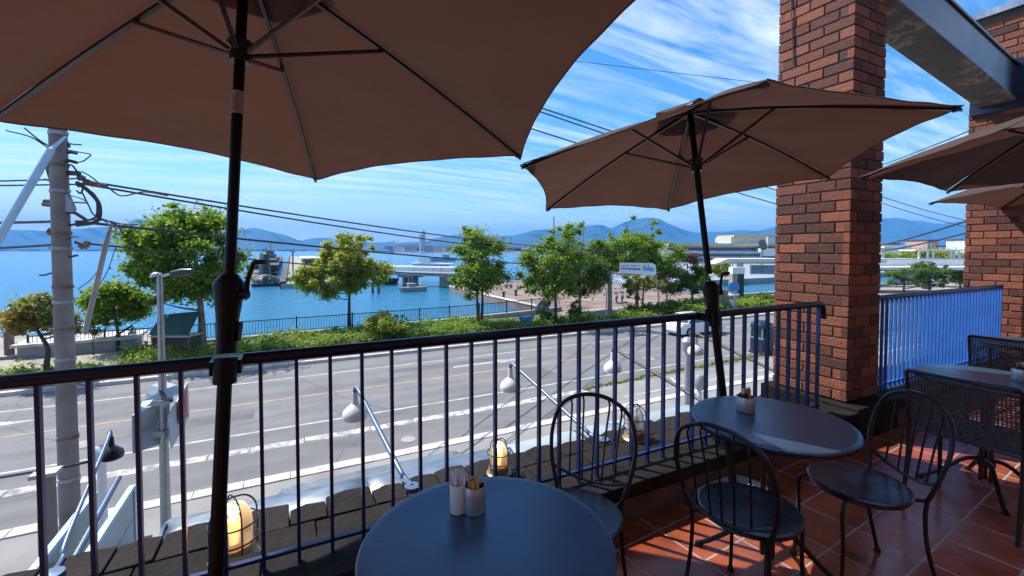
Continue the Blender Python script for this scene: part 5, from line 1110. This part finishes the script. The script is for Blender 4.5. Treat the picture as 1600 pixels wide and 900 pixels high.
# banner between posts
bn = thing('banner_sign', 'long white banner board with blue print on posts among the trees', 'sign', onz(953, 497, -4.1))
Zb = 37.3
b = MB(); b.tube([onz(953, 497, -4.1), onZ(953, 432, Zb)], [.20, .17], 14); b.build('post', 'polec', bn, True, smooth=True)
b = MB(); b.tube([onz(947, 495, -4.1), onZ(948, 450, Zb - .1)], .05, 8); b.build('conduit', 'white', bn, True)
b = MB(); b.tube([onZ(1025, 432, Zb), onZ(1031, 478, Zb)], .06, 8); b.build('post', 'grey', bn, True, smooth=True)
b = MB(); b.slabpoly([onZ(968.5, 410.5, Zb), onZ(1019, 411, Zb), onZ(1024.5, 414, Zb), onZ(1025, 429.5, Zb), onZ(968.5, 426.5, Zb)], FW * .06); bo = b.build('board', 'white', bn, True)
b = MB(); b.tube([onZ(945, 426, Zb), onZ(1028, 431, Zb)], .05, 6); b.tube([onZ(948, 420, Zb), onZ(953, 432, Zb), onZ(960, 428, Zb)], .03, 5); b.build('frame', 'grey', bn, True)
b = MB(); b.slabpoly([onZ(970, 418.5, Zb), onZ(1001, 419, Zb), onZ(1001, 422.5, Zb), onZ(970, 420.5, Zb)], -FW * .015); b.build('blue_stripe', 'blueink', bo, True)
b = MB(); b.slabpoly([onZ(1004.5, 417, Zb), onZ(1022, 418, Zb), onZ(1022, 424, Zb), onZ(1004.5, 423, Zb)], -FW * .015); b.build('blue_picture', 'bluepic', bo, True)
b = MB()
for i, x in enumerate((974, 977.5, 981, 986, 989.5, 993, 996, 999.5, 1006, 1009.5, 1013)):
    w_ = 1.1 if i % 3 else .7; b.slabpoly([onZ(x - w_, 414, Zb), onZ(x + w_, 414, Zb), onZ(x + w_ * (.2 if i % 2 else 1), 417 if i < 8 else 416.4, Zb), onZ(x - w_ * .4, 417, Zb)], -FW * .015)
b.build('lettering', 'blueink', bo, True)

# ---- harbour things
# submarine moored end on
q = onz(419, 441, SEA); sub = thing('submarine', 'black submarine with a tall sail and fin planes moored left of the wharf', 'submarine', q, -PI / 2 + .12)
Ls = 60
b = MB(); prof = [(0, 0), (1.6, .8), (2.6, 3), (3.1, 8), (3.2, 30), (2.9, 45), (1.6, 56), (0, 60)]; b.lathe(prof, (6, 0, -1.6), 24, (-1, 0, 0)); b.build('hull', 'subblack', sub, smooth=True)
b = MB(); vs = []
for z, k in ((.9, 1.25), (3.2, 1.05), (5.6, .9), (6.0, .7)):
    for a in range(16): th = 2 * PI * a / 16; vs.append((-7 + math.cos(th) * 3.2 * k, math.sin(th) * 1.0 * k, z))
b.add(vs, [(r_ * 16 + i, r_ * 16 + (i + 1) % 16, (r_ + 1) * 16 + (i + 1) % 16, (r_ + 1) * 16 + i) for r_ in range(3) for i in range(16)] + [tuple(range(48, 64))]); b.build('sail', 'subblack', sub, smooth=True)
b = MB(); b.box((-6.8, 0, 1.6), (1.4, 5.6, .22)); b.build('fin_planes', 'subblack', sub, bevel=.05)
b = MB(); b.cyl((-6.8, .2, 5.6), (-6.8, .2, 7.2), .16); b.cyl((-7.3, -.25, 5.6), (-7.3, -.25, 6.7), .12); b.box((-6.9, 0, 6.7), (1.0, .9, .12)); b.build('mast', 'hullgrey', sub)
wb = thing('work_barge', 'cluttered grey work barge floating at the bow of the submarine', 'barge', onz(420, 447, SEA), -PI / 2 + .12)
b = MB(); b.box((0, 0, .2), (2.6, 5.4, .9)); b.build('hull', 'subblack', wb, bevel=.15)
b = MB()
for k in range(46):
    x, y = rnd.uniform(-1.0, 1.0), rnd.uniform(-2.3, 1.9); h = rnd.uniform(.25, 1.5) * (1.1 - abs(y) / 2.9); b.box((x, y, .6 + h / 2), (rnd.uniform(.15, .5), rnd.uniform(.15, .5), h), rnd.uniform(0, 1))
b.build('deck_gear', 'darkship', wb)
b = MB(); b.tube([(-.8, -2.3, .6), (-.8, -2.9, 2.6)], .08, 6); b.box((0, 2.3, .75), (1.6, .7, .3)); b.build('side_fittings', 'rust', wb)
def boat(px, py, L_, W_, rz, label, cab=True, hull='subblack', deck='concrete', s=1.0, group=None):
    t = thing('moored_boat', label, 'boat', onz(px, py, SEA), rz, group); b = MB(); vs = []
    for z, k in ((-.3, .8), (.9 * s, 1.0)):
        for (x, y) in ((-.5, .42), (-.5, -.42), (.2, -.5), (.42, -.25), (.52, 0), (.42, .25), (.2, .5)): vs.append((x * L_ * k, y * W_ * k, z))
    b.add(vs, [tuple(range(7)), tuple(range(13, 6, -1))] + [(i, (i + 1) % 7, 7 + (i + 1) % 7, 7 + i) for i in range(7)]); b.build('hull', hull, t, bevel=.05)
    b = MB(); b.tube([(x * L_, y * W_, .95 * s) for (x, y) in ((-.5, .42), (-.5, -.42), (.2, -.5), (.42, -.25), (.52, 0), (.42, .25), (.2, .5))], .08, 5, closed=True); b.build('gunwale', deck, t)
    if cab:
        b = MB(); b.box((-.1 * L_, 0, 1.3 * s), (.25 * L_, .5 * W_, .8 * s)); b.box((-.1 * L_, 0, 1.75 * s), (.3 * L_, .58 * W_, .1)); b.build('cabin', deck, t, bevel=.03)
        b = MB(); b.tube([(-.05 * L_, 0, 1.7 * s), (-.05 * L_, 0, 3.4 * s)], .05, 5); b.build('mast', 'grey', t)
    return t
boat(452, 445, 5, 2.6, 1.9, 'small dark tug tied to the side of the wharf beside the submarine', s=.8, deck='darkship')
boat(606, 443, 4.6, 2.2, .2, 'low brown barge behind the yellow green tree', cab=False, deck='rust')
boat(647, 455, 4.6, 2.1, .1, 'small pale motorboat under the bridge beside its pier', hull='concrete', s=.7)
boat(692, 408, 17, 5, 3.0, 'grey ship lying beyond the bridge left of the quay tree', hull='hullgrey', deck='hullgrey', s=2.2)
# dolphins / piles
t = thing('mooring_piles', 'two dark timber mooring piles in the water right of the yellow green tree', 'piles', onz(587, 458, SEA)); 
for dx in (-.45, .45):
    b = MB(); b.cyl(RT * dx + Vector((0, 0, -1)), RT * dx + Vector((0, 0, 1.4)), .22, n=10); b.build('pile', 'dconc', t)
# bridge
br = thing('harbour_bridge', 'flat concrete bridge with white railings joining the wharf and the promenade', 'bridge', (20, 85, -5))
A2 = onZ(560, 428, 84); B2 = onZ(708, 428, 75); A2.z = B2.z = -3.45; dv = (B2 - A2).normalized(); nv_ = Vector((-dv.y, dv.x, 0)); Lb = (B2 - A2).length
def bx_(a0, a1, n0, n1, z0, z1, m, name, par=br):
    b = MB(); b.slabpoly([A2 + dv * a0 + nv_ * n0, A2 + dv * a1 + nv_ * n0, A2 + dv * a1 + nv_ * n1, A2 + dv * a0 + nv_ * n1], (0, 0, z1 - z0)); b.v = [(x, y, z + (z0 + 3.45)) for x, y, z in b.v]; return b.build(name, m, par, True)
bx_(-1, Lb, 0, 4.2, -3.0, -2.42, 'concrete', 'deck'); bx_(Lb * .46, Lb * .46 + .45, .8, 3.4, -6, -3.4, 'concrete', 'pier'); bx_(Lb * .46 + 1.2, Lb * .46 + 1.65, .8, 3.4, -6, -3.4, 'concrete', 'pier'); bx_(Lb * .46 - .9, Lb * .46 + 2.6, .5, 3.7, -3.397, -3.003, 'concrete', 'pier_head'); bx_(Lb - 2.6, Lb + .8, -.3, 4.6, -6, -3.003, 'dconc', 'abutment')
b = MB(); k = 0.0
while k < Lb:
    for nn in (.1, 4.1):
        p = A2 + dv * k + nv_ * nn; b.mm((p.x - .045, p.y - .045, -2.43), (p.x + .045, p.y + .045, -1.45))
    k += .45
for nn in (.1, 4.1):
    for z in (-1.45, -1.8, -2.15): b.tube([A2 + nv_ * nn + Vector((0, 0, z + 3.45)), A2 + dv * Lb + nv_ * nn + Vector((0, 0, z + 3.45))], .045, 4)
b.build('railing', 'white', br, True)
# white pavilion on the wharf end
pv_ = thing('white_pavilion', 'white framed ferry pavilion behind the bridge railings', 'pavilion', onZ(660, 425, 96))
b = MB(); c0 = onZ(639, 425, 90); c1 = onZ(700, 425, 86); c0.z = c1.z = -2.9; dd = (c1 - c0).normalized(); nn_ = Vector((-dd.y, dd.x, 0)); LL = (c1 - c0).length
for k in range(15):
    for q_ in (0, 2.5):
        p = c0 + dd * (LL * k / 14) + nn_ * q_; b.mm((p.x - .08, p.y - .08, -3.3), (p.x + .08, p.y + .08, -1.6))
b.slabpoly([c0 + Vector((0, 0, 1.6)), c1 + Vector((0, 0, 1.6)), c1 + nn_ * 2.6 + Vector((0, 0, 1.6)), c0 + nn_ * 2.6 + Vector((0, 0, 1.6))], (0, 0, .22))
for k in range(9):
    p = c0 + dd * (1.3 + k * .42) + nn_ * .8; b.mm((p.x - .07, p.y - .07, -1.4), (p.x + .07, p.y + .07, -.1))
b.slabpoly([c0 + dd * 1.2 + Vector((0, 0, 3.1)), c0 + dd * 5 + Vector((0, 0, 3.1)), c0 + dd * 5 + nn_ * 2 + Vector((0, 0, 3.1)), c0 + dd * 1.2 + nn_ * 2 + Vector((0, 0, 3.1))], (0, 0, .1))
b.build('frame', 'white', pv_, True)
b = MB(); b.slabpoly([c0 + dd * .2 + nn_ * .9 + Vector((0, 0, .1)), c1 - dd * .5 + nn_ * .9 + Vector((0, 0, .1)), c1 - dd * .5 + nn_ * 1.2 + Vector((0, 0, .1)), c0 + dd * .2 + nn_ * 1.2 + Vector((0, 0, .1))], (0, 0, 1.4)); b.build('glazing', 'bluegrey', pv_, True)
# wharf buildings: dark ship-like superstructure and walls
wv = thing('moored_warship', 'dark grey warship with a stepped superstructure lying along the far side of the wharf', 'ship', (-4, 210, SEA))
b = MB(); vs = [(-3, 130, -6), (-9, 140, -6), (-9, 300, -6), (-3, 300, -6), (-2.0, 126, -2.2), (-10, 136, -2.2), (-10, 300, -2.2), (-2, 300, -2.2)]; b.add(vs, [(0, 1, 2, 3), (4, 7, 6, 5), (0, 4, 5, 1), (1, 5, 6, 2), (2, 6, 7, 3), (3, 7, 4, 0)]); b.build('hull', 'subblack', wv, True)
b = MB(); b.mm((-9, 150, -2.2), (-3, 230, -1.2)); b.mm((-7.5, 165, -1.2), (-3.5, 190, .2)); b.mm((-6.5, 170, .2), (-4, 180, 1.4)); b.build('superstructure', 'darkship', wv, True)
b = MB(); b.tube([(-5, 176, 1), (-5, 176, 4.2)], .25, 6); b.tube([(-6.5, 176, 3), (-3.5, 176, 3)], .12, 5); b.build('mast', 'hullgrey', wv, True)
b = MB(); b.tube([(-6, 152, -2), (-6, 152, 1)], .2, 5); b.build('gun_mast', 'hullgrey', wv, True)
sh = thing('wharf_shed', 'long low white shed with front shade put into its black walls standing on the wharf', 'shed', (14, 190, -4))
b = MB(); b.mm((6, 180, -4.1), (24, 230, -1.8)); b.build('wall', 'subblack', sh, True); b = MB(); b.mm((5, 178, -1.79), (25, 232, -1.3)); b.build('roof', 'offwhite', sh, True)  # shade of the shed front is put into the near-black wall colour
t = thing('wharf_lamp', 'slim lamp mast on the near corner of the wharf', 'lamp post', onZ(458, 436, 86)); b = MB(); p = t.location; b.tube([(0, 0, 0), (0, 0, 5.3)], .14, 8); b.box((0, 0, 5.3), (.9, .3, .15)); b.build('mast', 'rust', t)
# flag masts, far tower
for px, y0, y1, lb in ((865, 337, 440, 'thin pointed mast above the trees, left of the pair'), (911, 345, 440, 'thicker plain mast above the trees, right of the pair')):
    p = onZ(px, y1, 62); t = thing('flag_mast', lb, 'mast', (p.x, p.y, -4.2), group='masts above the waterfront trees'); h = onZ(px, y0, 62).z + 4.2
    b = MB(); b.tube([(0, 0, 0), (0, 0, h * .97), (0, 0, h)], [.17, .11, .04 if px < 900 else .11], 8); b.build('shaft', 'grey', t, smooth=True); b = MB(); b.lathe([(0, 0), (.35, 0), (.3, .3), (0, .3)], n=10); b.build('base', 'concrete', t)
tw = thing('tower_block', 'slender dark high rise tower standing above the far town', 'tower', (*onZ(660, 391, 1500).xy, -3.5), .3)
b = MB(); b.box((4, 0, 34), (9, 12, 68)); b.box((-5, 0, 29), (8, 12, 58)); b.build('shaft', 'bluegrey', tw); b = MB(); b.box((4, 0, 70), (5, 6, 5)); b.build('roof_plant', 'hullgrey', tw)
for px in (607, 612):
    pass
t = thing('harbour_crane', 'pale harbour crane far behind the yellow green tree', 'crane', (*onZ(612, 391, 1100).xy, -3.5), .4)
b = MB(); b.tube([(-7, 0, 0), (-7, 0, 26)], .9, 5); b.tube([(7, 0, 0), (7, 0, 27)], .9, 5); b.tube([(-14, 0, 24), (12, 0, 28)], .9, 5); b.build('frame', 'hullgrey', t)
# far town: each building a thing
def town(px, Z, w, h, d, m, i, label, group, roof=None, z0=-3.6):
    p = onZ(px, 391, Z); t = thing('far_building', label, 'building', (p.x, p.y, z0), YAW - PI / 2 + rnd.uniform(-.4, .4), group)
    b = MB(); b.box((0, 0, h / 2), (w, d, h)); b.build('wall', m, t)
    b = MB(); b.box((0, 0, h + .4), (w * .5, d * .5, .8) if rnd.random() < .6 else (w * 1.04, d * 1.04, .8)); b.build('roof', roof or rnd.choice(['concrete', 'hullgrey', 'darkkerb']), t)
    n = max(1, int(h / 4)); b = MB()
    for k in range(n): b.box((0, -d / 2 - .05, 2 + k * h / n), (w * .86, .12, 1.3))
    b.build('window_band', 'win', t)
GT = 'pale buildings of the far town'
for i in range(52):
    px = 588 + i * 12.0 + rnd.uniform(-5, 5); Z = rnd.uniform(980, 1500)
    if 655 < px < 668: continue
    town(px, Z, rnd.uniform(14, 32), rnd.uniform(6, 19), 14, rnd.choice(['offwhite', 'concrete', 'offwhite', 'bluegrey', 'kerb']), i, 'small pale building of the far town at the foot of the mountains', GT)
for i in range(15):
    px = -20 + i * 40 + rnd.uniform(-14, 14)
    town(px, 3250, rnd.uniform(30, 70), rnd.uniform(8, 16), 20, rnd.choice(['offwhite', 'offwhite', 'concrete']), i, 'tiny pale building on the opposite shore of the bay', 'buildings on the opposite shore', z0=-5)
# terraced building at the right
M['palefacade'] = mat('pale_blue_white_facade', (0.42, 0.47, 0.53), 0.7, var=0.15, vscale=0.1)
tbu = thing('terraced_building', 'long stepped building with dry grass roof and dark window bands beside the second umbrella pole', 'building', (*onZ(1132, 400, 205).xy, -4.2), YAW - PI / 2)
b = MB(); b.box((0, 0, 2.5), (66, 26, 5.0)); b.box((4, 3, 6.3), (62, 20, 2.6)); b.box((22, 6, 9.7), (40, 16, 4.2)); b.build('wall', 'palefacade', tbu)
b = MB(); b.box((-6, 0, 8.2), (46, 20, 1.1)); b.box((24, 6, 12.3), (42, 17, 1.0)); b.box((-26, -2, 5.3), (16, 20, .6)); b.build('grass_roof', 'grassroof', tbu)
for z in (1.6, 3.6, 6.3): 
    b = MB(); b.box((2, -13.1 if z < 5 else -7.1, z), (62, .25, 1.0)); b.build('window_band', 'win', tbu)
b = MB(); b.box((0, -13.6, 4.9), (67, 1.6, .35)); b.box((3, -7.6, 7.5), (63, 1.6, .3)); b.box((2, -13.5, 2.6), (66, 1.2, .25)); b.build('balcony_slab', 'offwhite', tbu)
for k in range(24):
    b = MB(); b.box((-20 + k * 2.2, -13.7, 1.3), (.28, .28, 2.6)); b.build('column', 'offwhite', tbu)
b = MB(); b.box((12, -13.5, 9.4), (.3, 1, 4.4)); b.box((-8, -9, 8.4), (1.0, .3, 1.6)); b.build('stair_wall', 'kerb', tbu)
t = thing('satellite_dish', 'dark round dish on the terraced building left of the near brick pillar', 'dish', onZ(1191, 383, 150)); b = MB(); b.lathe([(0, -.6), (1.3, -.3), (1.9, .3), (1.8, .35), (0, -.3)], (0, 0, 0), 20, -FW + Vector((.3, 0, .2))); b.tube([(0, 0, 0), (-.0, 0, -9)], .2, 6); b.build('bowl', 'dconc', t)
for px, m_, lb in ((1058, 'pinkwall', 'pink house just right of the tall tree behind the banner'), (1074, 'offwhite', 'white house behind the dark red tree'), (1090, 'pinkwall', 'low pink house left of the second umbrella pole'),
                   (1206, 'offwhite', 'pale house touching the left side of the near brick pillar'), (1390, 'offwhite', 'tall white house at the left of the gap between the brick pillars'), (1412, 'kerb', 'beige house beside the tall white house in the gap between the pillars'),
                   (1440, 'pinkwall', 'pink roofed house in the middle of the gap between the pillars'), (1470, 'offwhite', 'low white house above the pergola in the gap between the pillars'), (1505, 'offwhite', 'white house with a hipped roof next to the far brick pillar')):
    Z = rnd.uniform(190, 300); town(px, Z, rnd.uniform(8, 14), rnd.uniform(4, 6) if px < 1300 else rnd.uniform(6, 11), 10, m_, 0, lb, 'town houses beyond the canal', roof='darkkerb')
t = thing('red_foliage_tree', 'dark red round tree in front of the terraced building', 'tree', (*onZ(1074, 402, 130).xy, -4.1)); 
V, Fc = leaves_mesh([(x, y, 3.0 + z) for x, y, z in [(rnd.gauss(0, 1.6), rnd.gauss(0, 1.2), rnd.gauss(0, .6)) for _ in range(24)]], [1.2] * 24, 2200, .28, np.random.RandomState(3)); me = bpy.data.meshes.new('crown'); me.from_pydata(V, [], Fc); M['leafred'] = leaf_mat('dark_red_leaves', (.05, .02, .02), (.12, .04, .04)); me.materials.append(M['leafred']); o = bpy.data.objects.new('crown', me); C.objects.link(o); o.parent = t
b = MB(); b.cyl((0, 0, 0), (0, 0, 3), .2); b.build('trunk', 'bark', t)
# white roofed shelter and its pylon
sl_ = thing('white_canopy_shelter', 'long flat white roofed shelter ending just left of the near brick pillar', 'shelter', (*onZ(1170, 470, 52).xy, STREET), YAW - PI / 2 - .1)
b = MB(); b.add([(-4.4, -1.2, 4.15), (-3.0, -1.5, 4.75), (14, -1.5, 4.8), (14, 2.4, 4.8), (-3.0, 2.2, 4.75), (-4.4, 1.8, 4.15), (-4.0, -1.0, 4.05), (-2.6, -1.3, 4.35), (14, -1.3, 4.3), (14, 2.2, 4.3), (-2.6, 2, 4.35), (-4.0, 1.6, 4.05)], [(0, 1, 4, 5), (1, 2, 3, 4), (6, 11, 10, 7), (7, 10, 9, 8), (0, 6, 7, 1), (1, 7, 8, 2), (2, 8, 9, 3), (3, 9, 10, 4), (4, 10, 11, 5), (5, 11, 6, 0)]); b.build('roof', 'white', sl_)
b = MB(); b.box((-.9, .4, 2.1), (.55, .6, 4.2)); b.box((4.8, 1, 2.1), (.4, .4, 4.3)); b.build('support', 'offwhite', sl_)
b = MB(); b.box((2.2, 1.6, 3.4), (2.9, .12, 1.15)); b.build('display_frame', 'offwhite', sl_); b = MB(); b.box((2.2, 1.52, 3.4), (2.5, .06, .85)); b.build('display_picture', 'bluepic', sl_)
py_ = thing('stone_pylon', 'grey and black pylon block with a white head under the shelter roof', 'pylon', (*onz(1148, 474, STREET).xy, STREET), YAW - PI / 2)
b = MB(); b.box((-.2, 0, 1.6), (.55, .8, 3.2)); b.build('pale_side', 'concrete', py_); b = MB(); b.box((.43, 0, 1.6), (.68, .78, 3.2)); b.build('dark_side', 'subblack', py_); b = MB(); b.box((.15, 0, 3.55), (1.3, .9, .7)); b.build('head', 'white', py_)
t = thing('blue_signpost', 'small round blue headed signpost beside the pylon', 'sign', (*onz(1146, 488, STREET).xy, STREET)); b = MB(); b.lathe([(0, -.04), (.55, -.04), (.55, .04), (0, .04)], (0, 0, 2.3), 8, -FW); b.build('head', 'bluebin', t); b = MB(); b.box((0, 0, 1.0), (.5, .3, 2.0)); b.build('post', 'grey', t); b = MB(); b.box((0, 0, 1.65), (.9, .5, .12)); b.build('shelf', 'white', t)
for px in (1124, 1132):
    t = thing('stone_post', 'mossy stone post right of the second umbrella pole' + (', left of the two' if px == 1124 else ', right of the two'), 'post', (*onz(px, 486, STREET).xy, STREET), group='mossy stone posts'); b = MB(); b.box((0, 0, .9), (.45, .45, 1.9)); b.box((0, 0, 1.9), (.5, .5, .15)); b.build('shaft', 'earth', t, bevel=.04)
t = thing('white_y_post', 'white Y shaped post among the trees left of the second umbrella pole', 'post', onZ(1057, 436, 60)); b = MB(); b.tube([onZ(1057, 440, 60), onZ(1058, 425, 60), onZ(1051, 414, 60)], .28, 6); b.tube([onZ(1058, 425, 60), onZ(1060, 412, 60)], .28, 6); b.slabpoly([onZ(1056, 410, 60), onZ(1076, 410, 60), onZ(1076, 412.5, 60), onZ(1056, 412.5, 60)], FW * 2); b.build('frame', 'white', t, True)
# white footbridge seen in the right gap
fb = thing('white_footbridge', 'elevated white footbridge with balustrade seen between the brick pillars', 'footbridge', (*onZ(1450, 440, 62).xy, STREET))
def hb(x0, y0, x1, y1, Z, dep, m, name, par=fb):
    b = MB(); b.slabpoly([onZ(x0, y0, Z), onZ(x1, y0, Z), onZ(x1, y1, Z), onZ(x0, y1, Z)], _f0 * dep); return b.build(name, m, par, True)
hb(1240, 417.5, 1640, 421.5, 60, 5, 'white', 'deck'); hb(1240, 421.7, 1640, 423.5, 60.3, 4.4, 'concrete', 'girder'); hb(1240, 405.8, 1640, 416.8, 64.5, .3, 'offwhite', 'parapet')
b = MB(); b.add([onZ(1444, 420, 59.8), onZ(1456, 411.5, 59.8), onZ(1472, 420.5, 59.8), onZ(1444, 420, 61), onZ(1456, 411.5, 61), onZ(1472, 420.5, 61)], [(0, 1, 2), (5, 4, 3), (0, 3, 4, 1), (1, 4, 5, 2)]); b.build('blue_gable', 'bluegrey', fb, True)
for k in range(5): hb(1290 + k * 80, 423.6, 1296 + k * 80, 452, 62, 1, 'concrete', 'pier')
pg_ = thing('white_pergola', 'white open framed pergola above the footbridge next to the second brick pillar', 'pergola', (*onZ(1480, 405, 70).xy, -2))
hb(1430, 390, 1640, 392.2, 70, 3, 'white', 'top_beam', pg_); hb(1300, 404, 1640, 406.2, 70, 3, 'offwhite', 'bottom_beam', pg_)
for x in (1436, 1449.5, 1458.5, 1486, 1491, 1499, 1510, 1530, 1560): hb(x, 392.3, x + 1.7, 404, 70, .25, 'white', 'column', pg_)
hb(1300, 387.5, 1415, 390.5, 75, 3, 'hullgrey', 'roof_slab', pg_); hb(1380, 390.6, 1382, 404, 75, .3, 'white', 'column', pg_); hb(1372, 390.6, 1374, 404, 75, .3, 'white', 'column', pg_)
tree('far_hedge_shrub', 'long pale green shrubbery behind the pergola columns', tuple(onZ(1445, 408, 90)), [(-6, 1.1, 5, .9), (2, 1.2, 5, 1.0), (9, 1.1, 4, .9)], 3500, 'leafy', 'bark', .25, 61, .05, clumps=60, cr=.9)
b = MB(); b.mm((60, 36.9, -4.3), (200, 37.3, -3.9)); struct(b.build('canal_bank_edge', 'kerb'))
qf = thing('quay_railing', 'long grey railing along the far edge of the red promenade', 'railing', (40, 71.5, -4.2))
b = MB()
for k in range(20):
    x = 24 + k * 1.7; y = 67 + (x - 23) * .34 if x < 37 else 71.8 + (x - 37) * .085; b.mm((x - .05, y - .05, -4.25), (x + .05, y + .05, -3.2))
b.tube([(24, 67.3, -3.2), (36.8, 71.6, -3.2), (57, 73.5, -3.2)], .05, 4); b.tube([(24, 67.3, -3.65), (36.8, 71.6, -3.65), (57, 73.5, -3.65)], .035, 4); b.build('rail', 'hullgrey', qf, True)
for i, (x, y) in enumerate(((33, 48), (41, 55), (30, 60))):
    t = thing('promenade_bench', 'small bench on the red promenade, ' + ('nearest of three', 'farthest right of three', 'farthest left of three')[i], 'bench', (x, y, -4.22), .3 * i, 'benches on the promenade')
    b = MB(); b.box((0, 0, .45), (1.8, .5, .08)); b.build('seat', 'bark', t)
    for sx_ in (-.7, .7): b = MB(); b.box((sx_, 0, .2), (.12, .45, .42)); b.build('leg', 'concrete', t)
# low things on the promenade
for i, (px, py) in enumerate(((787, 465), (806, 462))):
    q = onz(px, py, STREET); t = thing('mooring_bollard', 'small dark bollard on the red promenade, ' + ('left one of the pair', 'right one of the pair')[i], 'bollard', q, group='bollards on the quay'); b = MB(); b.lathe([(0, 0), (.22, 0), (.16, .1), (.14, .55), (.24, .62), (.24, .72), (0, .78)], n=12); b.build('body', 'subblack', t, smooth=True)
for i, (px, py) in enumerate(((963, 473), (972, 472))):
    q = onz(px, py, STREET); t = thing('parked_scooter', 'dark parked scooter by the banner post' + (', left one' if i == 0 else ', right one'), 'scooter', q, .9, 'scooters parked by the banner')
    b = MB(); b.box((0, 0, .55), (1.1, .35, .3)); b.box((-.25, 0, .8), (.6, .3, .16)); b.box((.5, 0, .75), (.12, .4, .8)); b.build('body', 'hullgrey', t, bevel=.05)
    for x in (-.5, .6): b = MB(); b.lathe([(0, -.06), (.22, -.06), (.27, 0), (.22, .06), (0, .06)], (x, 0, .27), 16, (0, 1, 0)); b.build('wheel', 'rubber', t, smooth=True)
    b = MB(); b.tube([(.5, -.3, 1.15), (.5, .3, 1.15)], .03, 5); b.build('handlebar', 'black', t)
